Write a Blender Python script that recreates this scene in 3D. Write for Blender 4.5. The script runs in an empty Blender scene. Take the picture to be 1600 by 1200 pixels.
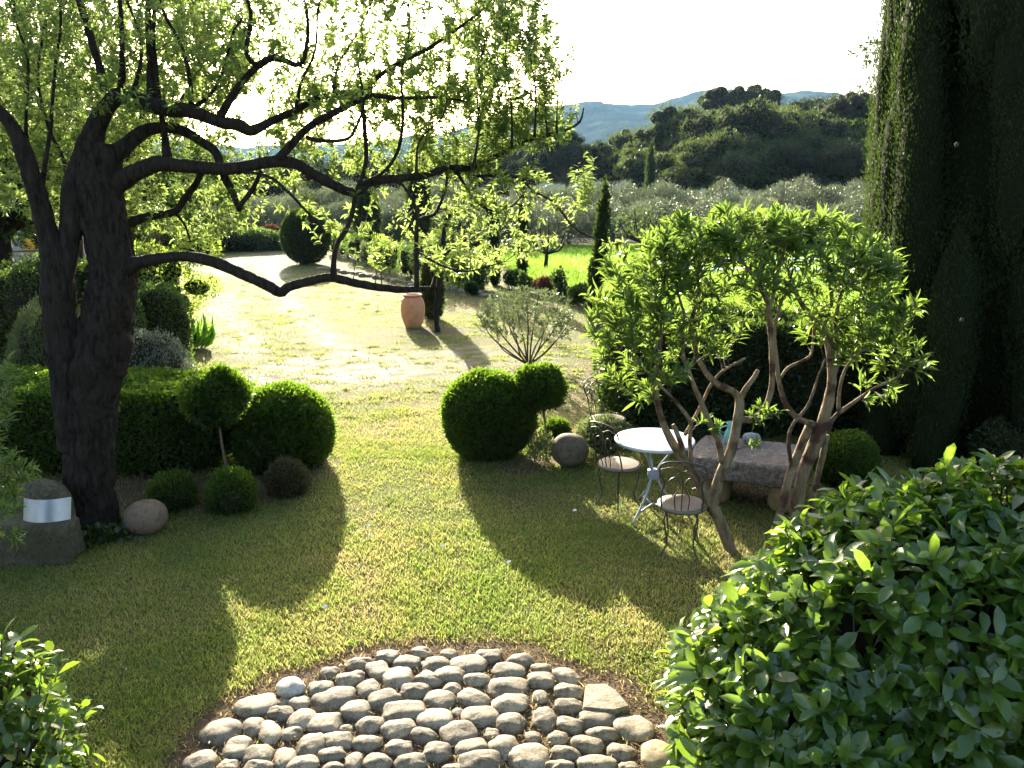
import bpy, math, random
import numpy as np
from math import radians, sin, cos, tan, pi, atan2, sqrt
RNG = np.random.default_rng(7)
random.seed(7)
C = bpy.context.scene

# ------------------------------------------------------------------ camera, sky, sun, exposure
PITCH = radians(13.5); FPX = 1250.0; EYE = 3.0
cd = bpy.data.cameras.new('camera'); cam = bpy.data.objects.new('camera', cd)
C.collection.objects.link(cam); C.camera = cam
cd.sensor_width = 36; cd.lens = FPX / 1600 * 36; cd.clip_start = .05; cd.clip_end = 12000
cam.location = (0, 0, EYE); cam.rotation_euler = (pi / 2 - PITCH, 0, 0)

SUN_EL = radians(15.5); SUN_AZ = radians(-14.5)     # azimuth from +Y towards +X
W = bpy.data.worlds.new('World'); C.world = W; W.use_nodes = True
nt = W.node_tree; nt.nodes.clear()
sky = nt.nodes.new('ShaderNodeTexSky'); sky.sky_type = 'NISHITA'; sky.sun_disc = False
sky.sun_elevation = SUN_EL; sky.sun_rotation = SUN_AZ
sky.air_density = 1.0; sky.dust_density = 4.0; sky.ozone_density = 1.0
bg = nt.nodes.new('ShaderNodeBackground'); bg.inputs[1].default_value = .10
wo = nt.nodes.new('ShaderNodeOutputWorld')
nt.links.new(sky.outputs[0], bg.inputs[0]); nt.links.new(bg.outputs[0], wo.inputs[0])
sl = bpy.data.lights.new('sun', 'SUN'); sl.energy = 5.0; sl.angle = radians(.5); sl.color = (1, .9, .72)
so = bpy.data.objects.new('sun', sl); C.collection.objects.link(so)
from mathutils import Vector, Matrix
sdir = Vector((sin(SUN_AZ) * cos(SUN_EL), cos(SUN_AZ) * cos(SUN_EL), sin(SUN_EL)))
so.rotation_euler = sdir.to_track_quat('Z', 'Y').to_euler()
C.view_settings.view_transform = 'Standard'; C.view_settings.look = 'None'
C.view_settings.gamma = 1; C.view_settings.use_curve_mapping = False
C.view_settings.exposure = 2.5
C.cycles.max_bounces = 6; C.cycles.diffuse_bounces = 3; C.cycles.glossy_bounces = 2
C.cycles.transmission_bounces = 4; C.cycles.volume_bounces = 0; C.cycles.transparent_max_bounces = 4
C.cycles.sample_clamp_indirect = 6; C.cycles.use_denoising = True
C.cycles.use_adaptive_sampling = True; C.cycles.adaptive_threshold = .015

# ------------------------------------------------------------------ helpers
cT, sT = cos(PITCH), sin(PITCH)
def P(px, py, d):
    u = (px - 800) / FPX; v = (py - 600) / FPX
    t = d / (cT - v * sT)
    return np.array((u * t, d, EYE + t * (-sT - v * cT)))
def TD(px, py, d):                     # metres per pixel there
    v = (py - 600) / FPX
    return d / (cT - v * sT) / FPX
def G(px, py, z=0.0):
    v = (py - 600) / FPX
    t = (EYE - z) / (sT + v * cT)
    return np.array(((px - 800) / FPX * t, t * (cT - v * sT), z))
def project(p):
    p = np.asarray(p, float); x, y, z = p[..., 0], p[..., 1], p[..., 2] - EYE
    zc = y * cT - z * sT; yc = y * sT + z * cT
    return 800 + FPX * x / zc, 600 - FPX * yc / zc
def rnd(a, b): return RNG.uniform(a, b)
def unit(v): return v / np.maximum(np.linalg.norm(v, axis=-1, keepdims=True), 1e-9)
def hash3(i, j, k, s=0):
    h = (i.astype(np.int64) * 73856093) ^ (j.astype(np.int64) * 19349663) ^ (k.astype(np.int64) * 83492791) ^ (s * 2654435)
    h = (h ^ (h >> 13)) * 1274126177; h = h ^ (h >> 16)
    return (h & 0xFFFF) / 65535.0
def noise(p, f=1.0, s=0):              # value noise 0..1 of (N,3) or (N,2)
    p = np.asarray(p, float) * f
    if p.shape[-1] == 2: p = np.concatenate([p, np.zeros(p.shape[:-1] + (1,))], -1)
    i = np.floor(p); q = p - i; q = q * q * (3 - 2 * q); r = 0
    for a in (0, 1):
        for b in (0, 1):
            for c in (0, 1):
                w = (q[..., 0] if a else 1 - q[..., 0]) * (q[..., 1] if b else 1 - q[..., 1]) * (q[..., 2] if c else 1 - q[..., 2])
                r = r + w * hash3(i[..., 0] + a, i[..., 1] + b, i[..., 2] + c, s)
    return r
def fbm(p, f=1.0, n=3, s=0):
    r = 0; w = 1; t = 0
    for k in range(n): r = r + w * noise(p, f * 2 ** k, s + k); t += w; w *= .5
    return r / t
def sstep(a, b, x):
    t = np.clip((x - a) / (b - a), 0, 1); return t * t * (3 - 2 * t)

class Geo:
    """collects vertices, faces and a per-face random value; build() links it as ONE mesh"""
    def __init__(s): s.v = []; s.f = []; s.n = 0
    def add(s, v, f, r=None, m=0, smooth=True):
        v = np.asarray(v, float); f = np.asarray(f, np.int64)
        if len(f) == 0: return
        if r is None: r = np.full(len(f), RNG.random())
        r = np.broadcast_to(np.asarray(r, float), (len(f),))
        s.v.append(v); s.f.append((f + s.n, r, m, smooth)); s.n += len(v)
    def mesh(s, name, mats):
        me = bpy.data.meshes.new(name)
        v = np.concatenate(s.v).astype(np.float32)
        me.vertices.add(len(v)); me.vertices.foreach_set('co', v.ravel())
        loops = np.concatenate([f.ravel() for f, r, m, sm in s.f]).astype(np.int32)
        tot = np.concatenate([np.full(len(f), f.shape[1]) for f, r, m, sm in s.f]).astype(np.int32)
        st = np.concatenate([[0], np.cumsum(tot)[:-1]]).astype(np.int32)
        me.loops.add(len(loops)); me.loops.foreach_set('vertex_index', loops)
        me.polygons.add(len(tot)); me.polygons.foreach_set('loop_start', st); me.polygons.foreach_set('loop_total', tot)
        me.polygons.foreach_set('material_index', np.concatenate([np.full(len(f), m) for f, r, m, sm in s.f]).astype(np.int32))
        me.polygons.foreach_set('use_smooth', np.concatenate([np.full(len(f), sm) for f, r, m, sm in s.f]).astype(bool))
        a = me.attributes.new('rnd', 'FLOAT', 'FACE')
        a.data.foreach_set('value', np.concatenate([r for f, r, m, sm in s.f]).astype(np.float32))
        for m in (mats if isinstance(mats, (list, tuple)) else [mats]): me.materials.append(m)
        me.update(calc_edges=True); return me
    def build(s, name, mats, parent=None):
        o = bpy.data.objects.new(name, s.mesh(name, mats)); C.collection.objects.link(o)
        if parent is not None:
            o.parent = parent; o.matrix_parent_inverse = Matrix.Identity(4)
            o.location = -np.array(parent.location) if not parent.rotation_euler.z else (0, 0, 0)
        return o
def local(g, name, mats, parent):       # geometry already in the thing's own coordinates
    o = bpy.data.objects.new(name, g.mesh(name, mats)); C.collection.objects.link(o); o.parent = parent; return o
def tag(o, label, cat, group=None, kind=None):
    if label: o['label'] = label
    if cat: o['category'] = cat
    if group: o['group'] = group
    if kind: o['kind'] = kind
    return o
def thing(name, loc, label, cat, group=None, rz=0):
    o = bpy.data.objects.new(name, None); C.collection.objects.link(o)
    o.empty_display_size = .1
    o.location = tuple(float(q) for q in loc); o.rotation_euler = (0, 0, rz)
    return tag(o, label, cat, group)
def copy_thing(o, loc, rz, label, group=None, sc=1.0):
    c = o.copy(); C.collection.objects.link(c); c.location = tuple(float(q) for q in loc); c.rotation_euler = (0, 0, rz)
    c.scale = (sc, sc, sc) if not hasattr(sc, '__len__') else sc
    c['label'] = label
    if group: c['group'] = group
    for ch in list(o.children):
        k = ch.copy(); C.collection.objects.link(k); k.parent = c
        for g2 in list(ch.children):
            j = g2.copy(); C.collection.objects.link(j); j.parent = k
    return c

# ------------------------------------------------------------------ materials
def nodes(name):
    m = bpy.data.materials.new(name); m.use_nodes = True; n = m.node_tree
    return m, n, n.nodes['Principled BSDF'], n.nodes['Material Output']
def N(n, t, **k):
    x = n.nodes.new(t)
    for a, b in k.items(): setattr(x, a, b)
    return x
def mix(n, fac, a, b):
    x = N(n, 'ShaderNodeMix', data_type='RGBA')
    for sock, val in ((x.inputs[0], fac), (x.inputs[6], a), (x.inputs[7], b)):
        if hasattr(val, 'is_linked'): n.links.new(val, sock)
        elif isinstance(val, tuple): sock.default_value = (*val, 1)
        else: sock.default_value = val
    return x.outputs[2]
def tex(n, scale, detail=3, rough=.5, vec=None, kind='ShaderNodeTexNoise'):
    x = N(n, kind); x.inputs['Scale'].default_value = scale
    if 'Detail' in x.inputs: x.inputs['Detail'].default_value = detail
    if 'Roughness' in x.inputs: x.inputs['Roughness'].default_value = rough
    if vec is None:
        tc = N(n, 'ShaderNodeTexCoord'); vec = tc.outputs['Object']
    n.links.new(vec, x.inputs['Vector']); return x
def ramp(n, fac, stops):
    r = N(n, 'ShaderNodeValToRGB'); e = r.color_ramp.elements
    while len(e) < len(stops): e.new(.5)
    for q, (p, c) in zip(e, stops):
        q.position = p; q.color = (*c, 1) if isinstance(c, tuple) else (c, c, c, 1)
    n.links.new(fac, r.inputs[0]); return r.outputs[0]
def bump(n, bs, h, strength, dist=.02):
    b = N(n, 'ShaderNodeBump'); b.inputs['Strength'].default_value = strength; b.inputs['Distance'].default_value = dist
    n.links.new(h, b.inputs['Height']); n.links.new(b.outputs[0], bs.inputs['Normal']); return b
def leaf_mat(name, c1, c2, tr=None, tfac=.4, rough=.45, spec=.4, odd=None):
    """two leaf tones picked leaf by leaf, light passing through the blade"""
    m, n, b, out = nodes(name)
    at = N(n, 'ShaderNodeAttribute', attribute_name='rnd')
    stops = [(0, c1), (.9, c2)] + ([(.975, c2), (.99, odd)] if odd else [])
    col = ramp(n, at.outputs['Fac'], stops)
    n.links.new(col, b.inputs['Base Color']); b.inputs['Roughness'].default_value = rough
    b.inputs['Specular IOR Level'].default_value = spec
    t = N(n, 'ShaderNodeBsdfTranslucent')
    tr = tr or tuple(min(1, q * k) for q, k in zip(c2, (2.2, 2.2, 1.4)))
    tc = mix(n, .75, col, tr); n.links.new(tc, t.inputs[0])
    mx = N(n, 'ShaderNodeMixShader'); mx.inputs[0].default_value = tfac
    n.links.new(b.outputs[0], mx.inputs[1]); n.links.new(t.outputs[0], mx.inputs[2]); n.links.new(mx.outputs[0], out.inputs[0])
    return m
def bark_mat(name, c1, c2, scale=14, stretch=.25, bmp=.7, c3=None):
    m, n, b, out = nodes(name)
    tc = N(n, 'ShaderNodeTexCoord'); mp = N(n, 'ShaderNodeMapping'); mp.inputs['Scale'].default_value = (1, 1, stretch)
    n.links.new(tc.outputs['Object'], mp.inputs[0])
    t = tex(n, scale, 6, .65, mp.outputs[0]); t2 = tex(n, scale * .25, 3, .5)
    v = tex(n, scale * 1.6, vec=mp.outputs[0], kind='ShaderNodeTexVoronoi'); v.feature = 'DISTANCE_TO_EDGE'
    col = ramp(n, t.outputs[0], [(.35, c1), (.62, c2)])
    if c3: col = mix(n, ramp(n, t2.outputs[0], [(.5, 0.), (.62, 1.)]), col, c3)
    n.links.new(col, b.inputs['Base Color']); b.inputs['Roughness'].default_value = .9; b.inputs['Specular IOR Level'].default_value = .2
    ad = N(n, 'ShaderNodeMath', operation='ADD'); n.links.new(t.outputs[0], ad.inputs[0]); n.links.new(v.outputs[0], ad.inputs[1])
    bump(n, b, ad.outputs[0], bmp, .03); return m
def rock_mat(name, c1, c2, c3, scale=30, rough=.75, bmp=.4, spec=.4, mott=.7):
    m, n, b, out = nodes(name)
    t = tex(n, scale, 6, .7); t2 = tex(n, scale * .15, 3); oi = N(n, 'ShaderNodeObjectInfo')
    col = mix(n, ramp(n, t.outputs[0], [(.38, 0.), (.62, 1.)]), c1, c2)
    col = mix(n, ramp(n, t2.outputs[0], [(.45, 0.), (.65, .8)]), col, c3)
    hs = N(n, 'ShaderNodeHueSaturation'); n.links.new(col, hs.inputs['Color'])
    mr = N(n, 'ShaderNodeMapRange'); mr.inputs[3].default_value = .6; mr.inputs[4].default_value = 1.25
    n.links.new(oi.outputs['Random'], mr.inputs[0]); n.links.new(mr.outputs[0], hs.inputs['Value'])
    n.links.new(hs.outputs[0], b.inputs['Base Color']); b.inputs['Roughness'].default_value = rough
    b.inputs['Specular IOR Level'].default_value = spec
    t3 = tex(n, scale * 2.2, 4, .8); sp = mix(n, ramp(n, t3.outputs[0], [(.52, 0.), (.60, mott)]), hs.outputs[0], tuple(q * .45 for q in c1)); n.links.new(sp, b.inputs['Base Color'])
    bump(n, b, t.outputs[0], bmp, .012); return m
def plain(name, c, rough=.5, metal=0, spec=.5, var=0, scale=20, c2=None):
    m, n, b, out = nodes(name); b.inputs['Roughness'].default_value = rough; b.inputs['Metallic'].default_value = metal
    b.inputs['Specular IOR Level'].default_value = spec
    t = tex(n, scale, 5, .6); c2 = c2 or tuple(q * (1 - var) for q in c)
    n.links.new(mix(n, ramp(n, t.outputs[0], [(.4, 0.), (.65, 1.)]), c, c2), b.inputs['Base Color']); return m

M = {}
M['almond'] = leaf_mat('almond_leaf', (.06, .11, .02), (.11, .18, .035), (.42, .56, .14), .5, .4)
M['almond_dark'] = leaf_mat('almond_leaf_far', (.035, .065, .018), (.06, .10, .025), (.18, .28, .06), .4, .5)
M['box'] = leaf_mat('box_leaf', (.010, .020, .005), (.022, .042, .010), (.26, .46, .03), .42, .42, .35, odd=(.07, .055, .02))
M['box_dry'] = leaf_mat('box_leaf_tired', (.035, .035, .014), (.06, .045, .02), (.2, .2, .05), .3, .5)
M['laurel'] = leaf_mat('laurel_leaf', (.036, .078, .014), (.085, .155, .022), (.34, .54, .04), .40, .25, .8, odd=(.28, .16, .03))
M['oleander'] = leaf_mat('oleander_leaf', (.04, .08, .02), (.08, .135, .03), (.30, .46, .06), .40, .33, .6)
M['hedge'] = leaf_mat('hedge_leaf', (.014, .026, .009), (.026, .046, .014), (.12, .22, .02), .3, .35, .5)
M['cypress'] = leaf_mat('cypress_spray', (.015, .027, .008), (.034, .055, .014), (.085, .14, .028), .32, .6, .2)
M['cypress_far'] = leaf_mat('cypress_spray_far', (.018, .032, .013), (.035, .055, .02), (.10, .17, .03), .3, .6, .2)
M['olive'] = leaf_mat('olive_leaf', (.06, .078, .045), (.115, .135, .085), (.18, .23, .11), .3, .4, .5)
M['olive_near'] = leaf_mat('olive_leaf_near', (.09, .12, .055), (.16, .19, .10), (.24, .32, .12), .35, .4, .5)
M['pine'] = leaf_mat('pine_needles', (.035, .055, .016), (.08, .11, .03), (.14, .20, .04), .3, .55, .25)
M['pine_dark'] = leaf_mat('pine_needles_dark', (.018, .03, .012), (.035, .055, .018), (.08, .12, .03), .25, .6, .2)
M['bright'] = leaf_mat('philadelphus_leaf', (.12, .19, .03), (.18, .27, .05), (.50, .66, .10), .5, .45)
M['shrub'] = leaf_mat('shrub_leaf', (.03, .055, .018), (.055, .09, .026), (.20, .34, .05), .4, .35, .5)
M['silver'] = leaf_mat('silver_leaf', (.13, .15, .11), (.24, .26, .21), (.25, .30, .2), .3, .4, .5)
M['rosemary'] = leaf_mat('rosemary_leaf', (.10, .13, .05), (.17, .20, .09), (.30, .38, .12), .35, .5)
M['blade'] = leaf_mat('iris_blade', (.06, .15, .02), (.10, .22, .03), (.30, .58, .05), .45, .35, .5)
M['red_leaf'] = leaf_mat('red_leaf', (.07, .03, .02), (.12, .055, .03), (.25, .1, .06), .3, .5)
M['bark'] = bark_mat('almond_bark', (.006, .0045, .004), (.040, .031, .025), 30, .2, 1.0, (.028, .021, .016))
M['bark_grey'] = bark_mat('grey_bark', (.07, .06, .045), (.15, .13, .10), 20, .3, .5)
M['bark_ole'] = bark_mat('oleander_bark', (.12, .085, .05), (.27, .20, .125), 22, .3, .6, (.07, .035, .025))
M['twig'] = plain('twig_bark', (.07, .05, .03), .8, var=.4)
M['twig_pale'] = plain('pale_twig_bark', (.16, .12, .075), .8, var=.4)
M['cy_inner'] = plain('cypress_inner', (.012, .018, .007), .95, spec=.1, var=.3)
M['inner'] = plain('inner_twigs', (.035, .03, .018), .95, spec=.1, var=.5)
M['cobble'] = rock_mat('river_cobble', (.11, .085, .05), (.30, .24, .155), (.37, .305, .21), 60)
M['cobble_white'] = rock_mat('white_quartz', (.42, .37, .30), (.58, .53, .45), (.5, .45, .38), 40)
M['cobble_ochre'] = rock_mat('ochre_cobble', (.30, .22, .10), (.36, .28, .16), (.26, .19, .10), 30)
M['boulder'] = rock_mat('sandstone_ball', (.22, .145, .10), (.28, .19, .135), (.17, .115, .08), 9, .85, .35)
M['boulder_dark'] = rock_mat('weathered_ball', (.10, .075, .05), (.15, .115, .08), (.19, .12, .05), 7, .8, .4)
M['trough'] = rock_mat('mossy_stone', (.06, .05, .032), (.12, .10, .06), (.055, .052, .022), 16, .9, .8)
M['slab'] = rock_mat('lichened_slab', (.07, .06, .055), (.24, .21, .21), (.13, .11, .105), 26, .9, .9)
M['block'] = rock_mat('tan_block', (.30, .20, .10), (.38, .27, .15), (.22, .15, .08), 12, .9, .6)
M['terracotta'] = rock_mat('terracotta', (.52, .22, .10), (.60, .28, .14), (.62, .36, .22), 6, .7, .12, mott=.18)
M['iron'] = plain('dark_iron', (.075, .065, .06), .5, .4, var=.3)
M['blueiron'] = plain('blue_grey_iron', (.30, .34, .42), .45, .2, var=.2)
M['whitemetal'] = plain('white_table_paint', (.44, .51, .64), .4, 0, var=.06)
M['steel'] = plain('steel_sheet', (.38, .40, .44), .35, 1.0, var=.15, scale=8)
M['jug'] = plain('turquoise_glaze', (.20, .52, .55), .25, 0, var=.15)
M['house'] = plain('pale_render', (.45, .40, .33), .9, var=.25, scale=3)
M['roof'] = plain('roof_tile', (.35, .2, .13), .9, var=.3)
M['dark'] = plain('window_dark', (.03, .03, .035), .2)
M['wood'] = plain('rail_wood', (.18, .13, .09), .8, var=.3)
M['coping'] = plain('white_coping', (.75, .74, .7), .6, var=.1)
M['yellow'] = plain('yellow_flower', (.75, .5, .05), .6, var=.2)
M['pool'] = plain('pool_liner', (.12, .38, .42), .15, var=.1)

def seat_mat():
    m, n, b, out = nodes('mosaic_seat'); tc = N(n, 'ShaderNodeTexCoord')
    w = N(n, 'ShaderNodeTexWave', wave_type='RINGS', rings_direction='Z'); w.inputs['Scale'].default_value = 16
    w.inputs['Distortion'].default_value = .6; w.inputs['Detail'].default_value = 2
    n.links.new(tc.outputs['Object'], w.inputs[0])
    gr = N(n, 'ShaderNodeTexGradient', gradient_type='SPHERICAL'); mp = N(n, 'ShaderNodeMapping'); mp.inputs['Scale'].default_value = (4.6, 4.6, .1)
    n.links.new(tc.outputs['Object'], mp.inputs[0]); n.links.new(mp.outputs[0], gr.inputs[0])
    base = ramp(n, gr.outputs[0], [(0, (.19, .165, .13)), (.35, (.19, .155, .11)), (.55, (.20, .10, .06)), (.8, (.19, .13, .085))])
    col = mix(n, ramp(n, w.outputs[0], [(.25, .0), (.6, 1.)]), (.07, .055, .04), base)
    n.links.new(col, b.inputs['Base Color']); b.inputs['Roughness'].default_value = .6; bump(n, b, w.outputs[0], .4, .004); return m
M['seat'] = seat_mat()

def ground_mat():
    m, n, b, out = nodes('lawn_soil')
    a = {k: N(n, 'ShaderNodeAttribute', attribute_name=k).outputs['Fac'] for k in ('gravel', 'soil', 'lush')}
    t = tex(n, 9, 8, .7); t2 = tex(n, 70, 6, .75); t3 = tex(n, 1.1, 4, .6)
    base = mix(n, ramp(n, t.outputs[0], [(.38, 0.), (.6, 1.)]), (.085, .10, .03), (.145, .125, .055))
    base = mix(n, ramp(n, t3.outputs[0], [(.4, 0.), (.65, .7)]), base, (.13, .14, .04))
    v = tex(n, 75, kind='ShaderNodeTexVoronoi')
    gr = mix(n, v.outputs['Color'], (.22, .20, .17), (.46, .435, .39))
    gr = mix(n, ramp(n, t2.outputs[0], [(.45, 0.), (.6, .8)]), gr, (.34, .28, .18))
    soil = mix(n, t2.outputs[0], (.07, .045, .03), (.21, .15, .10))
    col = mix(n, a['lush'], base, (.10, .20, .02)); col = mix(n, a['gravel'], col, gr); col = mix(n, a['soil'], col, soil)
    n.links.new(col, b.inputs['Base Color']); b.inputs['Roughness'].default_value = .9; b.inputs['Specular IOR Level'].default_value = .1
    ad = N(n, 'ShaderNodeMath', operation='ADD'); n.links.new(t2.outputs[0], ad.inputs[0]); n.links.new(v.outputs[0], ad.inputs[1])
    bump(n, b, ad.outputs[0], .9, .02); return m
M['ground'] = ground_mat()
def grass_mat():
    m, n, b, out = nodes('grass_blades'); at = N(n, 'ShaderNodeAttribute', attribute_name='rnd')
    col = ramp(n, at.outputs['Fac'], [(0, (.13, .185, .03)), (.3, (.19, .22, .05)), (.5, (.24, .235, .075)), (.7, (.29, .235, .11)), (.88, (.33, .25, .14)), (1, (.28, .18, .10))])
    n.links.new(col, b.inputs['Base Color']); b.inputs['Roughness'].default_value = .45; b.inputs['Specular IOR Level'].default_value = .35
    t = N(n, 'ShaderNodeBsdfTranslucent'); hs = N(n, 'ShaderNodeHueSaturation'); hs.inputs['Value'].default_value = 2.1; hs.inputs['Saturation'].default_value = 1.0
    n.links.new(col, hs.inputs['Color']); n.links.new(hs.outputs[0], t.inputs[0])
    mx = N(n, 'ShaderNodeMixShader'); mx.inputs[0].default_value = .5
    n.links.new(b.outputs[0], mx.inputs[1]); n.links.new(t.outputs[0], mx.inputs[2]); n.links.new(mx.outputs[0], out.inputs[0]); return m
M['grass'] = grass_mat()

# ------------------------------------------------------------------ geometry builders
def frames(P_):
    """tangent and two normals for a batch of paths (N,m,3)"""
    T = np.gradient(P_, axis=1); T = unit(T)
    ref = np.where(np.abs(T[:, :1, 2:3]) > .9, np.array([1., 0, 0]), np.array([0, 0, 1.]))
    U = [unit(np.cross(T[:, 0], ref[:, 0]))]
    for k in range(1, P_.shape[1]):
        u = U[-1] - T[:, k] * np.sum(U[-1] * T[:, k], -1, keepdims=True); U.append(unit(u))
    U = np.stack(U, 1); return T, U, np.cross(T, U)
def tubes(g, P_, R, k=4, m=0, r=None, rough=0):
    P_ = np.asarray(P_, float); R = np.asarray(R, float)
    if P_.ndim == 2: P_, R = P_[None], R[None]
    n, s, _ = P_.shape; T, U, V = frames(P_)
    a = np.arange(k) * 2 * pi / k
    ring = U[:, :, None] * np.cos(a)[None, None, :, None] + V[:, :, None] * np.sin(a)[None, None, :, None]
    rr = R[:, :, None, None]
    if rough:
        q = P_[:, :, None] + ring * rr
        fis = 1 - np.abs(2 * fbm(((q + .02 * np.sin(q[..., ::-1] * 17)) * [1, 1, .16]).reshape(-1, 3), 26, 3, 5).reshape(n, s, k, 1) - 1)
        rr = rr * (1 + rough * .9 * (2 * fbm(q.reshape(-1, 3), 3.3, 3).reshape(n, s, k, 1) - 1) - rough * .9 * fis ** 3 + rough * .4 * (noise(q.reshape(-1, 3), 14, 8).reshape(n, s, k, 1) - .5))
    v = (P_[:, :, None] + ring * rr).reshape(-1, 3)
    i = np.arange(n)[:, None, None] * s * k; j = np.arange(s - 1)[None, :, None] * k; c = np.arange(k)[None, None, :]; c2 = (c + 1) % k
    f = np.stack([i + j + c, i + j + c2, i + j + k + c2, i + j + k + c], -1).reshape(-1, 4)
    fr = np.repeat(RNG.random(n), (s - 1) * k) if r is None else r
    g.add(v, f, fr, m)
    if k > 4:                              # close both ends
        for e in (0, s - 1):
            b = (np.arange(n)[:, None] * s * k + e * k + np.arange(k)[None]); b = b if e else b[:, ::-1]
            g.f.append((b + g.n - len(v), np.full(n, .5), m, True))
def catmull(pts, rad, sub=6):
    pts = np.asarray(pts, float); rad = np.asarray(rad, float)
    p = np.vstack([2 * pts[0] - pts[1], pts, 2 * pts[-1] - pts[-2]]); o = []; ro = []
    for i in range(1, len(p) - 2):
        for t in np.linspace(0, 1, sub, endpoint=False):
            a, b, c, d = p[i - 1:i + 3]
            o.append(.5 * (2 * b + (c - a) * t + (2 * a - 5 * b + 4 * c - d) * t * t + (3 * b - a - 3 * c + d) * t ** 3))
            ro.append(rad[i - 1] * (1 - t) + rad[i] * t)
    o.append(pts[-1]); ro.append(rad[-1]); return np.array(o), np.array(ro)
THICK = 1.0
def limb(g, pts, k=10, sub=5, m=0, rough=.1, wob=.0):
    """pts: (px, py, depth, width in px) traced from the photo, turned into metres"""
    w = [P(a, b, d) for a, b, d, _ in pts]; r = [c * TD(a, b, d) / 2 * THICK for a, b, d, c in pts]
    w, r = catmull(w, r, sub)
    if wob: w = w + wob * 5 * np.stack([fbm(w + 3.1 * q, 4, 2, q) - .5 for q in range(3)], -1) * np.linspace(0, 1, len(w)).clip(.05)[:, None]
    tubes(g, w, r, k, m, rough=rough); return w, r
LT = {}
LT['long'] = (np.array([(0, 0, 0), (.33, .42, .10), (.33, 0, 0), (.33, -.42, .10), (.7, .36, .04), (.7, 0, -.05), (.7, -.36, .04), (1, 0, -.16)], float),
              [(0, 2, 1), (0, 3, 2), (5, 7, 4), (6, 7, 5)], [(1, 2, 5, 4), (2, 3, 6, 5)])
LT['small'] = (np.array([(0, 0, 0), (.5, .5, .12), (.5, -.5, .12), (1, 0, 0)], float), [(0, 2, 3), (0, 3, 1)], [])
LT['wide'] = (np.array([(0, 0, 0), (.2, .2, .03), (.2, 0, 0), (.2, -.2, .03), (.5, .45, .09), (.5, 0, .02), (.5, -.45, .09), (.8, .38, .02), (.8, 0, -.04), (.8, -.38, .02), (1, 0, -.12)], float),
              [(0, 2, 1), (0, 3, 2), (8, 10, 7), (9, 10, 8)], [(1, 2, 5, 4), (2, 3, 6, 5), (4, 5, 8, 7), (5, 6, 9, 8)])
def leaves(g, pos, ax, nr, L, Wd, kind='small', m=0, r=None):
    n = len(pos)
    if n == 0: return
    T, tri, quad = LT[kind]; ax = unit(ax); side = unit(np.cross(nr, ax)); nn = np.cross(ax, side)
    L = np.broadcast_to(L, (n,)); Wd = np.broadcast_to(Wd, (n,))
    curl = RNG.uniform(.2, 1.6, n)
    v = (pos[:, None] + ax[:, None] * (T[None, :, 0:1] * L[:, None, None]) + side[:, None] * (T[None, :, 1:2] * Wd[:, None, None])
         + nn[:, None] * (T[None, :, 2:3] * (L * curl)[:, None, None])).reshape(-1, 3)
    r = RNG.random(n) if r is None else r; off = np.arange(n)[:, None, None] * len(T); base = g.n
    g.v.append(v); g.n += len(v)
    for fs in (tri, quad):
        if fs:
            f = (np.array(fs)[None] + off).reshape(-1, len(fs[0])) + base
            g.f.append((f, np.repeat(r, len(fs)), m, kind != 'small'))
def randdir(n):
    return unit(RNG.normal(size=(n, 3)))
def ellipsoid(g, c, r, nu=14, nv=9, m=0, amp=0.0, f=2.0, power=1.0, seed=0, rot=0):
    th = np.linspace(0, 2 * pi, nu, endpoint=False); ph = np.linspace(-pi / 2, pi / 2, nv)
    d = np.array([[(cos(a) * cos(b), sin(a) * cos(b), sin(b)) for a in th] for b in ph]).reshape(-1, 3)
    if power != 1: d = np.sign(d) * np.abs(d) ** power
    v = d * np.array(r)
    if amp: v = v * (1 + amp * (2 * fbm(d + seed * 7.3, f, 3) - 1))[:, None]
    if rot: v = np.stack([v[:, 0] * cos(rot) - v[:, 1] * sin(rot), v[:, 0] * sin(rot) + v[:, 1] * cos(rot), v[:, 2]], -1)
    v = v + np.array(c); f_ = []
    for j in range(nv - 1):
        for i in range(nu): f_.append((j * nu + i, j * nu + (i + 1) % nu, (j + 1) * nu + (i + 1) % nu, (j + 1) * nu + i))
    g.add(v, f_, None, m)
def blob_points(blobs, n, jit=.12, cut=.93, zmin=None, lump=.0, lf=2.0, sprout=.12, sprout_h=.07):
    """points over the outside of a union of ellipsoids, with outward normals"""
    B = np.array(blobs, float); c, r = B[:, :3], B[:, 3:6]
    area = (r[:, 0] * r[:, 1] + r[:, 0] * r[:, 2] + r[:, 1] * r[:, 2]); cnt = np.maximum(1, (n * area / area.sum())).astype(int)
    i = np.repeat(np.arange(len(B)), cnt); d = randdir(len(i)); w = unit(d / r[i])
    k = 1 - np.abs(RNG.normal(0, jit, len(i))); e_ = RNG.random(len(i)) < sprout; k = np.where(e_, 1 + RNG.random(len(i)) ** 2 * sprout_h, k)
    if lump: k = k + lump * (2 * fbm(c[i] + d * r[i], lf, 2, 9) - 1)
    p = c[i] + d * r[i] * k[:, None]
    ok = np.ones(len(i), bool)
    for s in range(0, len(i), 20000):
        q = (p[s:s + 20000, None] - c[None]) / r[None]; q = (q ** 2).sum(-1); q[np.arange(len(q)), i[s:s + 20000]] = 9
        ok[s:s + 20000] = q.min(1) > cut * cut * .9
    if zmin is not None: ok &= p[:, 2] > zmin
    return p[ok], w[ok]
def foliage(g, p, w, L, Wd, kind='small', up=.3, out=.6, m=0, rv=None, flat=.5):
    n = len(p); ax = unit(w * out + randdir(n) * .9 + np.array([0, 0, up])); nr = unit(w * flat + randdir(n))
    leaves(g, p, ax, nr, L * RNG.uniform(.7, 1.25, n), Wd * RNG.uniform(.7, 1.2, n), kind, m, rv)
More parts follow.
